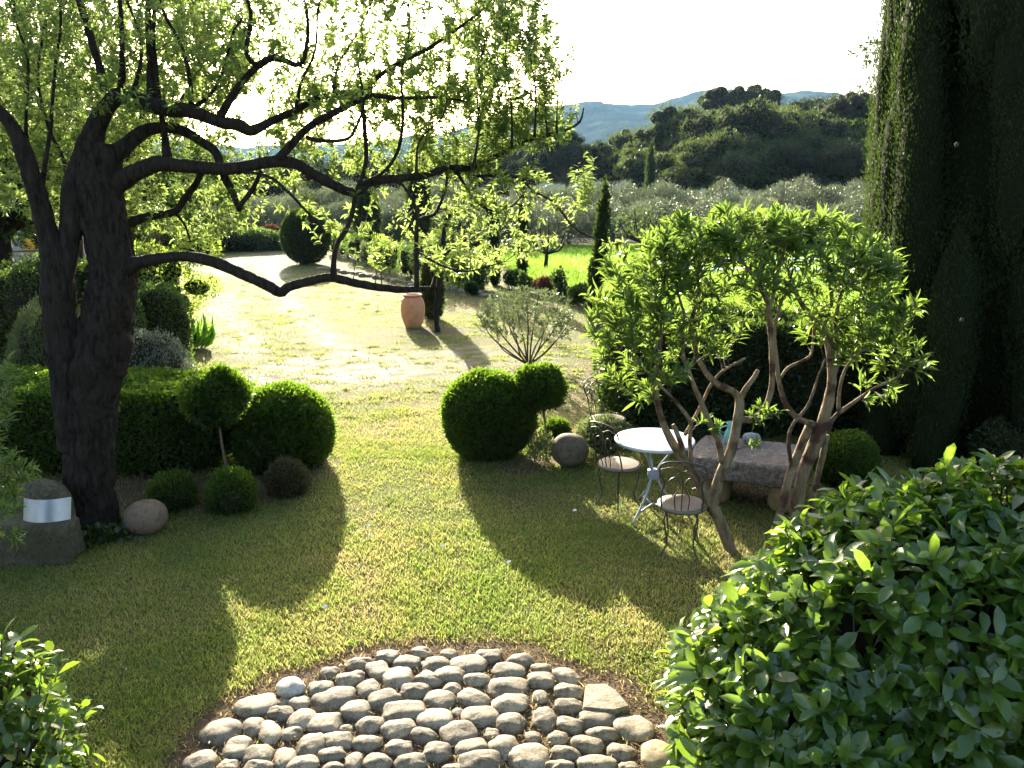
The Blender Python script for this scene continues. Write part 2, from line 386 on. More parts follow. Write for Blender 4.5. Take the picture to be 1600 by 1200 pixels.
def bush(name, label, cat, base, blobs, n, L, Wd, mat, kind='small', jit=.1, up=.3, out=.6, lump=.08, lf=3, core=.84, group=None, stem=True, flat=.5, zmin=.01, sprout=.12, sprout_h=.07):
    t = thing(name, base, label, cat, group); g = Geo()
    p, w = blob_points(blobs, n, jit, zmin=zmin, lump=lump, lf=lf, sprout=sprout, sprout_h=sprout_h)
    foliage(g, p, w, L, Wd, kind, up, out, 0, flat=flat)
    if core:
        for b in blobs: ellipsoid(g, (b[0], b[1], max(b[2], .02)), (b[3] * core, b[4] * core, b[5] * core), 12, 8, 1, .1, 2, seed=b[0])
    g.build('foliage', [M[mat], M['inner']], t)
    if stem:
        s = Geo(); b = np.array(base, float)
        for k in range(5):
            a = rnd(0, 6.3); q = b + [cos(a) * .02, sin(a) * .02, 0]; e = np.array(blobs[0][:3]) + [cos(a) * blobs[0][3] * .3, sin(a) * blobs[0][4] * .3, 0]
            q[2] = -.03; tubes(s, *catmull([q, (q + e) / 2 + [0, 0, .02], e], [.02, .014, .008], 3), 6)
        s.build('trunk', M['twig'], t)
    return t
def nearest(nodes_, q):
    d = ((q[:, None] - nodes_[None]) ** 2).sum(-1); return d.argmin(1), np.sqrt(d.min(1))
def grow(gt, gl, nodes_, nrad, targets, leaf, nl, lk='long', m=0, up=.35, lastpart=.35, mat_m=0, rmax=.012, droop=0., spread=.9, clus=1.0, maxlen=9.):
    """twigs that grow from the nearest wood towards every target, with leaves along their ends"""
    nodes_ = np.asarray(nodes_, float); nrad = np.asarray(nrad, float)
    i, d = nearest(nodes_, targets); order = np.argsort(d); targets = targets[order]; allP = []; allR = []
    for s in range(0, len(targets), 40):
        q = targets[s:s + 40]; bias = nodes_.copy(); bias[:, 2] += .12
        i, d = nearest(bias, q); a = nodes_[i]; keep = d < maxlen
        q, a, i, d = q[keep], a[keep], i[keep], d[keep]
        if len(q) == 0: continue
        ctrl = (a * .45 + q * .55) + RNG.normal(0, .10, q.shape) * d[:, None]; ctrl[:, 2] -= up * d * .35; ctrl[:, :2] = ctrl[:, :2] * .6 + q[:, :2] * .4
        t = np.linspace(0, 1, 7)[None, :, None]; Pb = (1 - t) ** 2 * a[:, None] + 2 * t * (1 - t) * ctrl[:, None] + t * t * q[:, None]
        Pb[:, 1:-1] += RNG.normal(0, .012, Pb[:, 1:-1].shape) * np.minimum(1, d)[:, None, None]
        r0 = np.minimum(np.minimum(rmax, .004 + .007 * d), nrad[i] * .85); r1 = .0018
        R = r0[:, None] + (r1 - r0)[:, None] * np.linspace(0, 1, 7)[None]
        allP.append(Pb); allR.append(R)
        nodes_ = np.vstack([nodes_, Pb[:, 2], Pb[:, 3], Pb[:, 4]]); nrad = np.concatenate([nrad, R[:, 2], R[:, 3], R[:, 4]])
    Pb = np.concatenate(allP); R = np.concatenate(allR); tubes(gt, Pb, R, 4, mat_m)
    n = len(Pb); cnt = np.maximum(3, RNG.normal(nl, nl * .3, n)).astype(int); i = np.repeat(np.arange(n), cnt)
    t = 1 - (1 - lastpart) * RNG.random(len(i)) ** clus; f = t * 6; k = np.minimum(f.astype(int), 5); w = (f - k)[:, None]
    pos = Pb[i, k] * (1 - w) + Pb[i, k + 1] * w; tan_ = unit(Pb[i, k + 1] - Pb[i, k])
    sd = unit(np.cross(tan_, randdir(len(i)))); ax = unit(tan_ * RNG.uniform(.35, 1.1, len(i))[:, None] + sd * spread - np.array([0, 0, droop]))
    nr = unit(np.cross(ax, np.cross(tan_, ax)) + randdir(len(i)) * .5)
    leaves(gl, pos, ax, nr, leaf[0] * RNG.uniform(.6, 1.2, len(i)), leaf[1] * RNG.uniform(.7, 1.2, len(i)), lk, m)
    return Pb
def box(g, c, s, m=0, rz=0, jit=0):
    v = np.array([(x, y, z) for z in (-.5, .5) for y in (-.5, .5) for x in (-.5, .5)]) * s
    v = np.stack([v[:, 0] * cos(rz) - v[:, 1] * sin(rz), v[:, 0] * sin(rz) + v[:, 1] * cos(rz), v[:, 2]], -1) + np.array(c)
    if jit: v += RNG.normal(0, jit, v.shape)
    g.add(v, [(0, 2, 3, 1), (4, 5, 7, 6), (0, 1, 5, 4), (2, 6, 7, 3), (0, 4, 6, 2), (1, 3, 7, 5)], None, m, False)
def lathe(g, prof, c=(0, 0, 0), k=40, m=0):
    th = np.arange(k) * 2 * pi / k; v = np.array([(r * cos(a), r * sin(a), z) for r, z in prof for a in th]) + np.array(c)
    f = [(j * k + i, j * k + (i + 1) % k, (j + 1) * k + (i + 1) % k, (j + 1) * k + i) for j in range(len(prof) - 1) for i in range(k)]
    g.add(v, f, None, m)
def rock(g, c, r, power=.75, amp=.12, f=1.5, seed=0, m=0, nu=32, nv=18, rot=0):
    ellipsoid(g, c, r, nu, nv, m, amp, f, power, seed, rot)

USE_HAZE = True; HAZE_D = .000055
# ------------------------------------------------------------------ ground, gravel tracks, grass
FAN_C = np.array([.02, 2.35]); FAN_R = 2.60                      # centre and radius of the cobbled fan
def fan_mask(p):                        # 1 inside the cobbled fan
    p = np.asarray(p, float)[..., :2]; o = np.zeros(len(p)); near = (p[:, 1] < 5.6) & (np.abs(p[:, 0]) < 3)
    q = p[near]; d = np.full(len(q), 9.)
    for c, r in zip(STX, STR): d = np.minimum(d, np.hypot(q[:, 0] - c[0], q[:, 1] - c[1]) - r)
    d = np.where((q[:, 1] < 3.8) & (np.abs(q[:, 0]) < 1.45), 0, d) + .12 * (fbm(q, 5, 3, 3) - .5)
    o[near] = sstep(.17, .08, d); return o
ST = '''346,1138,62,40,-18|314,1185,52,36,-12|371,1165,40,34,0|403,1176,46,34,-10|396,1130,32,30,-20|421,1139,34,38,-25|400,1098,58,36,-15|442,1092,20,14,0|468,1094,32,24,-10|438,1111,44,22,0|473,1121,48,34,-10|456,1142,34,24,0|507,1127,48,34,0|486,1161,42,36,0|502,1072,40,28,-10|520,1088,68,32,-15|515,1048,30,20,0|445,1181,32,34,-8|357,1192,32,22,0|403,1197,44,18,0|473,1192,50,24,-8|518,1176,40,20,-10|519,1197,34,14,0|527,1153,52,26,-5|561,1034,40,22,0|605,1023,36,11,0|658,1016,30,12,0|701,1018,28,12,0|764,1022,40,20,0|813,1029,40,18,0|591,1044,34,30,-20|637,1032,44,20,0|680,1035,44,22,-12|731,1035,58,26,0|548,1057,44,24,-8|622,1055,50,34,-10|670,1058,42,26,25|703,1051,46,28,0|745,1058,40,26,0|795,1044,52,20,3|575,1073,36,28,-18|598,1088,50,28,-22|647,1076,44,26,0|686,1091,50,34,15|707,1072,30,16,0|738,1089,52,30,18|792,1070,66,30,3|556,1106,50,32,0|631,1107,64,28,-8|680,1121,54,32,0|716,1109,22,18,-25|750,1116,54,32,-5|795,1097,56,20,0|540,1134,20,14,0|579,1129,48,28,-10|625,1136,52,30,-15|661,1146,44,26,5|716,1142,54,40,-20|769,1142,24,18,0|797,1126,44,32,8|575,1158,44,28,0|623,1165,42,26,0|683,1172,44,30,5|738,1167,56,26,-12|789,1163,46,36,-10|553,1184,28,28,0|590,1188,46,30,8|642,1188,50,26,-12|751,1188,66,32,-8|708,1198,34,18,0|846,1041,30,14,5|844,1060,42,24,5|884,1055,46,22,25|845,1084,26,22,3|888,1078,42,18,15|888,1100,42,22,5|850,1119,36,34,0|930,1120,60,26,0|991,1133,60,40,10|891,1130,42,24,20|942,1144,50,26,-10|832,1147,26,18,0|871,1149,34,22,5|825,1179,62,40,-15|919,1160,48,26,15|970,1172,46,30,5|884,1174,44,28,8|933,1190,56,30,0|876,1196,42,18,-10|982,1196,34,16,0'''
STX = np.array([G(float(r.split(',')[0]), float(r.split(',')[1]), .035)[:2] for r in ST.split('|')] + [G(454, 1072)[:2], G(1026, 1177)[:2], G(944, 1091)[:2]])
STR = np.array([float(r.split(',')[2]) * TD(float(r.split(',')[0]), float(r.split(',')[1]), q[1]) / 2 for r, q in zip(ST.split('|'), STX)] + [.08, .1, .16])
def seg_dist(x, y, pts):
    d = np.full(x.shape, 1e9)
    for (x0, y0), (x1, y1) in zip(pts[:-1], pts[1:]):
        t = np.clip(((x - x0) * (x1 - x0) + (y - y0) * (y1 - y0)) / ((x1 - x0) ** 2 + (y1 - y0) ** 2), 0, 1)
        d = np.minimum(d, np.hypot(x - x0 - t * (x1 - x0), y - y0 - t * (y1 - y0)))
    return d
TR1 = [tuple(G(a, b)[:2]) for a, b in ((372, 402), (318, 440), (344, 463), (358, 504), (376, 535), (402, 565), (440, 590))]
TR2 = [tuple(G(a, b)[:2]) for a, b in ((420, 405), (440, 463), (460, 487), (487, 510), (533, 542), (562, 570))]
def masks(p):
    p = np.asarray(p, float)[..., :2]; x, y = p[..., 0], p[..., 1]; n = fbm(p, 1.3, 3, 1); n2 = fbm(p, 6, 2, 5)
    tr = np.minimum(seg_dist(x, y, TR1), seg_dist(x, y, TR2))
    gravel = sstep(.60, .10, tr + (n - .5) * 1.0) * .85
    ctr = G(500, 582); q = np.hypot((x - ctr[0]) / 2.1, (y - ctr[1]) / 1.6)
    gravel = np.maximum(gravel, sstep(1.15, .55, q + (n - .5) * .8))
    c2 = G(700, 570); q = np.hypot((x - c2[0]) / 2.6, (y - c2[1]) / 2.0); gravel = np.maximum(gravel, .45 * sstep(1.1, .5, q + (n - .5) * .8))
    far = sstep(30, 42, y) * sstep(3, 0, np.abs(x + 11)) * .5; gravel = np.maximum(gravel, far)
    gravel = gravel * sstep(.24, .52, n2) * sstep(11.0, 12.4, y + (n - .5) * 2)
    soil = fan_mask(p)
    for (px, py, r) in ((840, 720, .35), (300, 775, .75), (400, 760, .7), (683, 518, .7), (440, 735, .8), (230, 770, .8), (1200, 770, .6), (820, 730, .4)):
        c = G(px, py); soil = np.maximum(soil, .85 * sstep(r, r * .5, np.hypot(x - c[0], y - c[1]) + (n - .5) * .25))
    # the lush field starts beyond the planted border
    bx = np.interp(x, [-3.5, -1.2, 0.6, 2.3, 6, 30], [60, 36, 27.5, 22.5, 16.5, 14])
    lush = sstep(0, 1.2, y - bx + (n - .5)) * sstep(48, 45, y)
    dry = sstep(9.5, 12.5, y + (n - .5) * 3) * (1 - lush)
    return gravel, soil, lush, dry
def grid(x0, x1, ys, nx):
    X, Y = np.meshgrid(np.linspace(x0, x1, nx), ys); v = np.stack([X, Y, np.zeros_like(X)], -1).reshape(-1, 3); ny = len(ys)
    i = (np.arange(ny - 1)[:, None] * nx + np.arange(nx - 1)[None]).reshape(-1)
    return v, np.stack([i, i + 1, i + nx + 1, i + nx], -1)
g = Geo(); ys = np.concatenate([np.arange(-6, 3, .3), np.arange(3, 14, .06), np.arange(14, 30, .12), np.arange(30, 62, .4)])
v, f = grid(-22, 24, ys, 420)
v[:, 2] = .015 * fbm(v[:, :2], .8, 3, 2) - .02 * 0; g.add(v, f, 0.5)
lawn = g.build('lawn', M['ground']); tag(lawn, None, None, kind='structure')
gv, so_, lu, dr = masks(v)
for nm, a in (('gravel', gv), ('soil', so_), ('lush', lu)):
    at = lawn.data.attributes.new(nm, 'FLOAT', 'POINT'); at.data.foreach_set('value', a.astype(np.float32))
g = Geo(); v, f = grid(-3000, 3500, np.concatenate([[-300, -50], np.linspace(0, 120, 20), np.linspace(150, 4000, 30)]), 60); v[:, 2] = -.05
g.add(v, f, .5); gr = g.build('ground', M['ground']); tag(gr, None, None, kind='structure')
for nm in ('gravel', 'soil', 'lush'):
    gr.data.attributes.new(nm, 'FLOAT', 'POINT')

def blades(n, y0, y1, h, w, power=1.0, keep=None, seg=False, spreadx=.72, bias=None, xr=None):
    u = RNG.random(n); y = y0 * (y1 / y0) ** u if power else y0 + (y1 - y0) * u
    x = RNG.uniform(-1, 1, n) * (y * spreadx + 1.0) if xr is None else RNG.uniform(xr[0], xr[1], n)
    p = np.stack([x, y, np.zeros(n)], -1); gv, so_, lu, dr = masks(p)
    k = RNG.random(n) > (gv * .93 + so_ * .95)
    if keep is not None: k &= keep(p, gv, so_, lu, dr)
    k &= RNG.random(n) > dr * (1 - lu) * .38
    p, gv, so_, lu, dr = p[k], gv[k], so_[k], lu[k], dr[k]; n = len(p)
    patch = .6 * fbm(p[:, :2], .9, 3, 11) + .4 * fbm(p[:, :2], 4.5, 2, 12)
    rv = np.clip(.30 + (patch - .5) * (1.2 + 1.3 * dr) + RNG.normal(0, .17, n) + dr * .08 - lu * .45 + so_ * .35, 0, .99)
    tall = h * RNG.uniform(.5, 1.3, n) * (.75 + .5 * noise(p[:, :2], 5, 13)) * (1 - .35 * dr) * (1 + .6 * lu)
    ln = RNG.normal(0, .55, (n, 2)); tip = p + np.stack([ln[:, 0] * tall, ln[:, 1] * tall, tall], -1)
    a = RNG.uniform(0, pi, n); s = np.stack([np.cos(a), np.sin(a), np.zeros(n)], -1) * (w * RNG.uniform(.6, 1.3, n))[:, None] / 2
    p[:, 2] = .004
    if seg:
        mid = p * .5 + tip * .5; mid[:, 2] += tall * .12
        v = np.stack([p - s, p + s, mid + s * .8, mid - s * .8, tip], 1).reshape(-1, 3); o = np.arange(n)[:, None] * 5
        g.v.append(v); b = g.n; g.n += len(v)
        g.f.append((np.concatenate([o, o + 1, o + 2, o + 3], 1) + b, rv, 0, False)); g.f.append((np.concatenate([o + 3, o + 2, o + 4], 1) + b, rv, 0, False))
    else:
        v = np.stack([p - s, p + s, tip], 1).reshape(-1, 3); o = np.arange(n)[:, None] * 3
        g.v.append(v); b = g.n; g.n += len(v); g.f.append((np.concatenate([o, o + 1, o + 2], 1) + b, rv, 0, False))
g = Geo()
blades(380000, 3.4, 9.5, .034, .0055, seg=True)
blades(90000, 7.8, 12.5, .034, .0065, seg=True)
blades(340000, 8.8, 20, .036, .008)
blades(190000, 18, 44, .055, .022, keep=lambda p, a, b, c, d: c < .3)
o = g.build('grass', M['grass']); tag(o, 'short patchy lawn grass, green with straw coloured patches', 'grass', kind='stuff')
g = Geo()
blades(220000, 15, 47, .13, .035, keep=lambda p, a, b, c, d: c > .5, spreadx=.6)
M['meadow'] = leaf_mat('meadow_blade', (.10, .20, .02), (.17, .29, .03), (.34, .56, .06), .5, .5)
o = g.build('meadow_grass', M['meadow']); tag(o, 'vivid green sunlit field grass beyond the planted border', 'grass', kind='stuff')
g = Geo(); n = 900; y = RNG.uniform(3.6, 12, n); x = RNG.uniform(-1, 1, n) * (y * .7 + .6); p = np.stack([x, y, np.full(n, .03)], -1); k = RNG.random(n) < (.25 + .75 * (np.abs(x) > y * .18)); p = p[k]; n = len(p)
leaves(g, p, unit(randdir(n) * [1, 1, .3]), unit(randdir(n) * .4 + [0, 0, 1]), RNG.uniform(.015, .04, n), .012, 'long')
M['fallen'] = leaf_mat('fallen_leaf', (.16, .09, .04), (.36, .27, .12), (.4, .3, .1), .3, .6); o = g.build('fallen_leaves', M['fallen']); tag(o, 'small dry fallen leaves scattered over the lawn', 'leaf litter', kind='stuff')
g = Geo(); n0 = 900; y = 10.5 * (28 / 10.5) ** RNG.random(n0); x = RNG.uniform(-.42, .28, n0) * y; c0 = np.stack([x, y, np.full(n0, .004)], -1); c0 = c0[noise(c0[:, :2], .55, 77) > .42]; i = np.repeat(np.arange(len(c0)), 34); n = len(i)
p = c0[i] + RNG.normal(0, 1, (n, 3)) * (.03 + .09 * RNG.random(len(c0)))[i][:, None] * [1.5, .8, 0]; leaves(g, p, unit(randdir(n) * [1, 1, .2] * .8 + [0, 0, .8]), randdir(n) * [1, 1, .1], RNG.uniform(.03, .075, n), .011, 'small', 0, np.clip(.12 + RNG.normal(0, .12, n) + .25 * noise(p[:, :2], .8, 5), 0, 1))
o = g.build('grass_tufts', M['grass']); tag(o, 'green tufts of grass breaking through the dry drive', 'grass', kind='stuff')
g = Geo(); n0 = 150; y = RNG.uniform(3.7, 14, n0); x = RNG.uniform(-1, 1, n0) * (y * .65 + .3); c0 = np.stack([x, y, np.full(n0, .012)], -1); i = np.repeat(np.arange(n0), 14); n = len(i)
p = c0[i] + RNG.normal(0, .035, (n, 3)) * [1, 1, 0]; p = p[fan_mask(p) < .1]; n = len(p); leaves(g, p, unit(randdir(n) * [1, 1, .2] + [0, 0, .5]), unit(randdir(n) + [0, 0, 1]), RNG.uniform(.02, .05, n), .016, 'long')
M['weed'] = leaf_mat('weed_leaf', (.05, .12, .02), (.09, .18, .03), (.25, .45, .05), .4, .45); o = g.build('lawn_weeds', M['weed']); tag(o, 'broad leaved weeds dotted through the lawn', 'weeds', kind='stuff')
# gravel: loose chips on the drive
g = Geo(); n = 60000
p = np.stack([RNG.uniform(-9, 3, n), RNG.uniform(11, 24, n), np.full(n, .006)], -1); gv = masks(p)[0]
p = p[RNG.random(n) < gv * .8]; n = len(p); s = RNG.uniform(.008, .022, n)
d = unit(RNG.normal(size=(n, 6, 3)) * .35 + np.array([(1, 0, 0), (0, 1, 0), (-1, 0, 0), (0, -1, 0), (0, 0, 1), (0, 0, -1)]))
v = (p[:, None] + d * s[:, None, None] * [1, 1, .5]).reshape(-1, 3); f0 = np.array([(0, 1, 4), (1, 2, 4), (2, 3, 4), (3, 0, 4)])
g.add(v, (f0[None] + np.arange(n)[:, None, None] * 6).reshape(-1, 3), np.repeat(RNG.random(n), 4), 0, False)
M['chips'] = plain('gravel_chips', (.40, .36, .30), .5, spec=.5, c2=(.24, .20, .15), scale=60)
o = g.build('gravel', M['chips']); tag(o, 'pale loose gravel scattered along the worn wheel tracks', 'gravel', kind='stuff')

# ------------------------------------------------------------------ cobbled fan: every stone traced from the photo
i = 0
for row in ST.split('|'):
    px, py, w, h, an = map(float, row.split(','))
    c = G(px, py, .035); s = TD(px, py, c[1]); el = atan2(EYE, c[1])
    rx = w * s / 2 * 1.07; rz = min(.042, rx * .5); need = h * s / 2; ry = sqrt(max(need ** 2 - (rz * cos(el)) ** 2, (rx * .4) ** 2)) / sin(el)
    ry = min(max(ry, rx * .5), rx * 1.6); rot = radians(-an) * 1.3
    pos = np.array((c[0], c[1], .010)); g = Geo()
    rock(g, pos, (rx, ry, rz), RNG.uniform(.65, .92), .29, 1.25, i * 1.37, 0, 26, 15, rot)
    lab = 'grey river cobble bedded in soil in the fan of paving stones'
    o = g.build('cobblestone', M['cobble']); tag(o, lab, 'cobblestone', 'rounded grey cobbles of the paved fan'); i += 1
    o.data.transform(Matrix.Translation(-Vector(pos))); o.location = pos
def tagstone(px, py, w, h, mat, label, power=.7, rot=0, rz=.05):
    c = G(px, py, .035); s = TD(px, py, c[1]); g = Geo(); rock(g, (c[0], c[1], .018), (w * s / 2, h * s * 1.0, rz), power, .2, 1.4, px, 0, 26, 15, rot)
    o = g.build('cobblestone', M[mat]); tag(o, label, 'cobblestone'); return o
tagstone(454, 1072, 42, 22, 'cobble_white', 'broken white quartz cobble at the upper left rim of the paved fan', .8, .5)
tagstone(1026, 1177, 50, 34, 'cobble_ochre', 'large round ochre cobble beside the glossy foreground shrub', .85)
g = Geo(); c = G(944, 1091, .05); sp = [G(a, b, .05)[:2] for a, b in ((916, 1071), (945, 1070), (962, 1080), (982, 1104), (958, 1110), (912, 1106))]
top = np.array([(*q, .058) for q in sp]); mid = np.array(top); mid[:, :2] = c[:2] + (mid[:, :2] - c[:2]) * 1.06; mid[:, 2] = .035; lo = mid * [1, 1, 0] + [0, 0, -.01]
ct = top.mean(0) + [0, 0, .008]; v = np.vstack([top, mid, lo, ct[None]]); n = len(sp)
f = [(a * n + i, a * n + (i + 1) % n, (a - 1) * n + (i + 1) % n, (a - 1) * n + i) for a in (1, 2) for i in range(n)]
g.add(v, f, .5, 0, False); g.f.append((np.array([(18, (i + 1) % n, i) for i in range(n)]), np.full(n, .5), 0, False))
o = g.build('cobblestone', M['cobble']); tag(o, 'flat triangular paving stone on the right rim of the cobbled fan', 'paving stone')
# soil crumbs and dead grass between the cobbles
g = Geo(); n = 34000; a = RNG.uniform(0, pi, n); r = FAN_R * np.sqrt(RNG.random(n)) * 1.04
p = np.stack([FAN_C[0] + np.cos(a) * r, FAN_C[1] + np.sin(a) * r, np.full(n, .012)], -1)
leaves(g, p, unit(randdir(n) * [1, 1, .45] + [0, 0, .15]), unit(randdir(n) + [0, 0, 1]), RNG.uniform(.015, .05, n), .004, 'small')
M['litter'] = leaf_mat('dry_litter', (.14, .08, .045), (.38, .30, .17), (.4, .3, .15), .3, .7)
o = g.build('dry_litter', M['litter']); tag(o, 'brown dry grass and leaf litter between the cobbles', 'litter', kind='stuff')
# fallen white petals on the lawn
for k, (px, py, l) in enumerate(((571, 826, 'white petal fallen on the sunlit lawn, uppermost of the scatter'), (576, 843, 'white petal fallen on the sunlit lawn, just below the uppermost one'), (687, 859, 'white petal lying alone in the middle of the sunlit lawn'), (502, 955, 'white petal at the tip of the round bush shadow'), (790, 884, 'white petal near the edge of the right hand shadow'), (894, 803, 'white petal in the shade near the sunlit streak'))):
    c = G(px, py); g = Geo(); leaves(g, np.array([c + [0, 0, .03]]), np.array([[1, .3, .2]]), np.array([[0, -.3, 1.]]), .05, .035, 'wide')
    M.setdefault('petal', plain('petal', (.8, .8, .76), .5)); o = g.build('petal', M['petal']); tag(o, l, 'petal')

# ------------------------------------------------------------------ hills
def hill(name, ridge, dist, y0, x0, x1, mat, seed, rough):
    g = Geo(); ny, nx = 70, 260; X = np.linspace(x0, x1, nx); T = np.linspace(0, 1.25, ny)
    px = 800 + X / dist * FPX / cT * 1.0; ry = np.interp(px, [a for a, b in ridge], [b for a, b in ridge])
    top = np.array([P(a, b, dist)[2] for a, b in zip(px, ry)])
    vv = []
    for t in T:
        y = y0 + (dist - y0) * t; k = sstep(0, 1, min(t, 1)) * (1 if t <= 1 else 1 - (t - 1) * 1.2)
        q = np.stack([X, np.full(nx, y)], -1); z = top * k + rough * (fbm(q, 1 / 260, 4, seed) - .5) * sstep(0, .5, t) * (1 - .9 * np.exp(-((t - 1) / .12) ** 2)) - 3 * (1 - sstep(0, .1, t))
        z = z + rough * .05 * (noise(q, 1 / 22, seed) - .5)
        vv.append(np.stack([X, np.full(nx, y), z], -1))
    i = (np.arange(ny - 1)[:, None] * nx + np.arange(nx - 1)[None]).reshape(-1)
    g.add(np.concatenate(vv), np.stack([i, i + 1, i + nx + 1, i + nx], -1), .5); o = g.build(name, mat); tag(o, None, None, kind='structure'); return o
m, n, b, out = nodes('scrub_hillside'); t = tex(n, .012, 10, .7); t2 = tex(n, .11, 6, .7)
col = mix(n, ramp(n, t.outputs[0], [(.45, 0.), (.56, 1.)]), (.03, .045, .03), (.09, .10, .065)); col = mix(n, ramp(n, t2.outputs[0], [(.4, 0.), (.6, .75)]), col, (.035, .055, .025))
n.links.new(col, b.inputs['Base Color']); b.inputs['Roughness'].default_value = 1; b.inputs['Specular IOR Level'].default_value = 0
bump(n, b, t2.outputs[0], 1, 6); M['hill'] = m
hill('hills', [(-900, 215), (0, 205), (300, 222), (430, 236), (520, 244), (650, 232), (780, 200), (900, 168), (935, 172), (965, 176), (1010, 170), (1060, 157), (1110, 153), (1150, 158), (1200, 158), (1240, 166), (1300, 178), (1420, 190), (1700, 190), (2500, 240)], 2300, 900, -2600, 3200, M['hill'], 3, 110)
hill('hills', [(-900, 268), (700, 268), (880, 258), (960, 246), (1000, 234), (1050, 212), (1110, 200), (1200, 196), (1300, 200), (1500, 205), (2500, 240)], 1100, 420, -1000, 1900, M['hill'], 5, 40)
# ------------------------------------------------------------------ far trees: pines, cypresses, olives
def pine(loc, h, w, label, mat='pine', n=16000, seed=0, group=None, leaf=.36):
    t = thing('pine_tree', loc, label, 'tree', group); L = np.array(loc, float); g = Geo(); s = Geo(); bl = []
    for k in range(22):
        a = rnd(0, 2 * pi); r = sqrt(rnd(0, 1)) * w * .46; zz = h * (.93 - .34 * (r / (w * .46)) ** 2 - rnd(0, .42) * rnd(0, 1)); q = rnd(.10, .17) * w
        c0 = np.array((L[0] + cos(a) * r, L[1] + sin(a) * r, L[2] + zz)); bl.append((*c0, q, q, q * .62))
        for j in range(7):
            e = randdir(1)[0] * [1, 1, .6] * q * .85; e[2] = abs(e[2]) * (1 if j < 5 else -1); q2 = q * rnd(.3, .5); bl.append((*(c0 + e), q2, q2, q2 * .8))
    p, wn = blob_points(bl, n * 2, .22, .88, lump=.2, lf=.9); foliage(g, p, wn, leaf, leaf * .32, 'small', .5, .6)
    for b_ in bl: ellipsoid(g, b_[:3], (b_[3] * .72, b_[4] * .72, b_[5] * .7), 8, 5, 1, .1)
    g.build('crown', [M[mat], M['inner']], t)
    tubes(s, *catmull([L + [0, 0, -.3], L + [.2, 0, h * .3], L + [rnd(-.5, .5), 0, h * .6]], [h * .028, h * .022, h * .015], 4), 8)
    for b_ in bl[:96:8]: tubes(s, *catmull([L + [.2, 0, h * .35], (L + [0, 0, h * .4]) * .5 + np.array(b_[:3]) * .5, b_[:3]], [h * .011, h * .008, h * .004], 3), 5)
    s.build('trunk', M['bark_grey'], t); return t
PG = 'umbrella pines on the skyline'
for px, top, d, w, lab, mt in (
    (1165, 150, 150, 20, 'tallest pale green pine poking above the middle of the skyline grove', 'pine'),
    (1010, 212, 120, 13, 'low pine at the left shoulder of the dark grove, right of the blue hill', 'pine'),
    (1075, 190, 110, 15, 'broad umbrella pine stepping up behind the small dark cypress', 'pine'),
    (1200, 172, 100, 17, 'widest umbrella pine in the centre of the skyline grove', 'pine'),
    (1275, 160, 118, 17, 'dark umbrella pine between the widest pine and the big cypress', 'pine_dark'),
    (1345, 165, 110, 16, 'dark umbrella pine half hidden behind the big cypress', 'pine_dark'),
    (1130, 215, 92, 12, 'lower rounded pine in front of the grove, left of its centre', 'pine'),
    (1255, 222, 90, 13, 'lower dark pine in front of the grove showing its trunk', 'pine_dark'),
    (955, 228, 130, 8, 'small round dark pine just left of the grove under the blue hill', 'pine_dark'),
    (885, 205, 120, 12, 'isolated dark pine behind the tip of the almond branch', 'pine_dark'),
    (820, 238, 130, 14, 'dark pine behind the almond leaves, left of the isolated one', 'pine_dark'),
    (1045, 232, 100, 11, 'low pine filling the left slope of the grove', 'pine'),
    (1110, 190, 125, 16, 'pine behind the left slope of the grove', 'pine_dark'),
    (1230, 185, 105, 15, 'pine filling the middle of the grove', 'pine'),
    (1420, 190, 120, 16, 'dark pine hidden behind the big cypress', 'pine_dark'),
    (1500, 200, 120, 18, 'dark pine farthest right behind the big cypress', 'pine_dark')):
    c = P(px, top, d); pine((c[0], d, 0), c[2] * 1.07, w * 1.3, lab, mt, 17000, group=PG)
TG = 'dark trees along the far left edge of the garden'
for k, (px, top, d, w, lab) in enumerate((
    (-120, 215, 55, 14, 'dark tree far left beyond the house'), (20, 205, 62, 15, 'dark tree above the house, behind the almond trunks'),
    (150, 235, 58, 13, 'dark tree behind the main almond trunk'), (280, 245, 66, 14, 'dark tree between almond trunk and hanging branch stub'),
    (400, 262, 75, 14, 'dark low tree beyond the end of the drive'), (500, 262, 95, 16, 'dark tree above the clipped round conifer'),
    (600, 250, 100, 15, 'dark tree behind the middle of the almond crown'), (710, 245, 110, 15, 'dark tree behind the low right almond twigs'))):
    c = P(px, top, d); pine((c[0], d, 0), c[2], w, lab, 'pine_dark', 12000, group=TG)
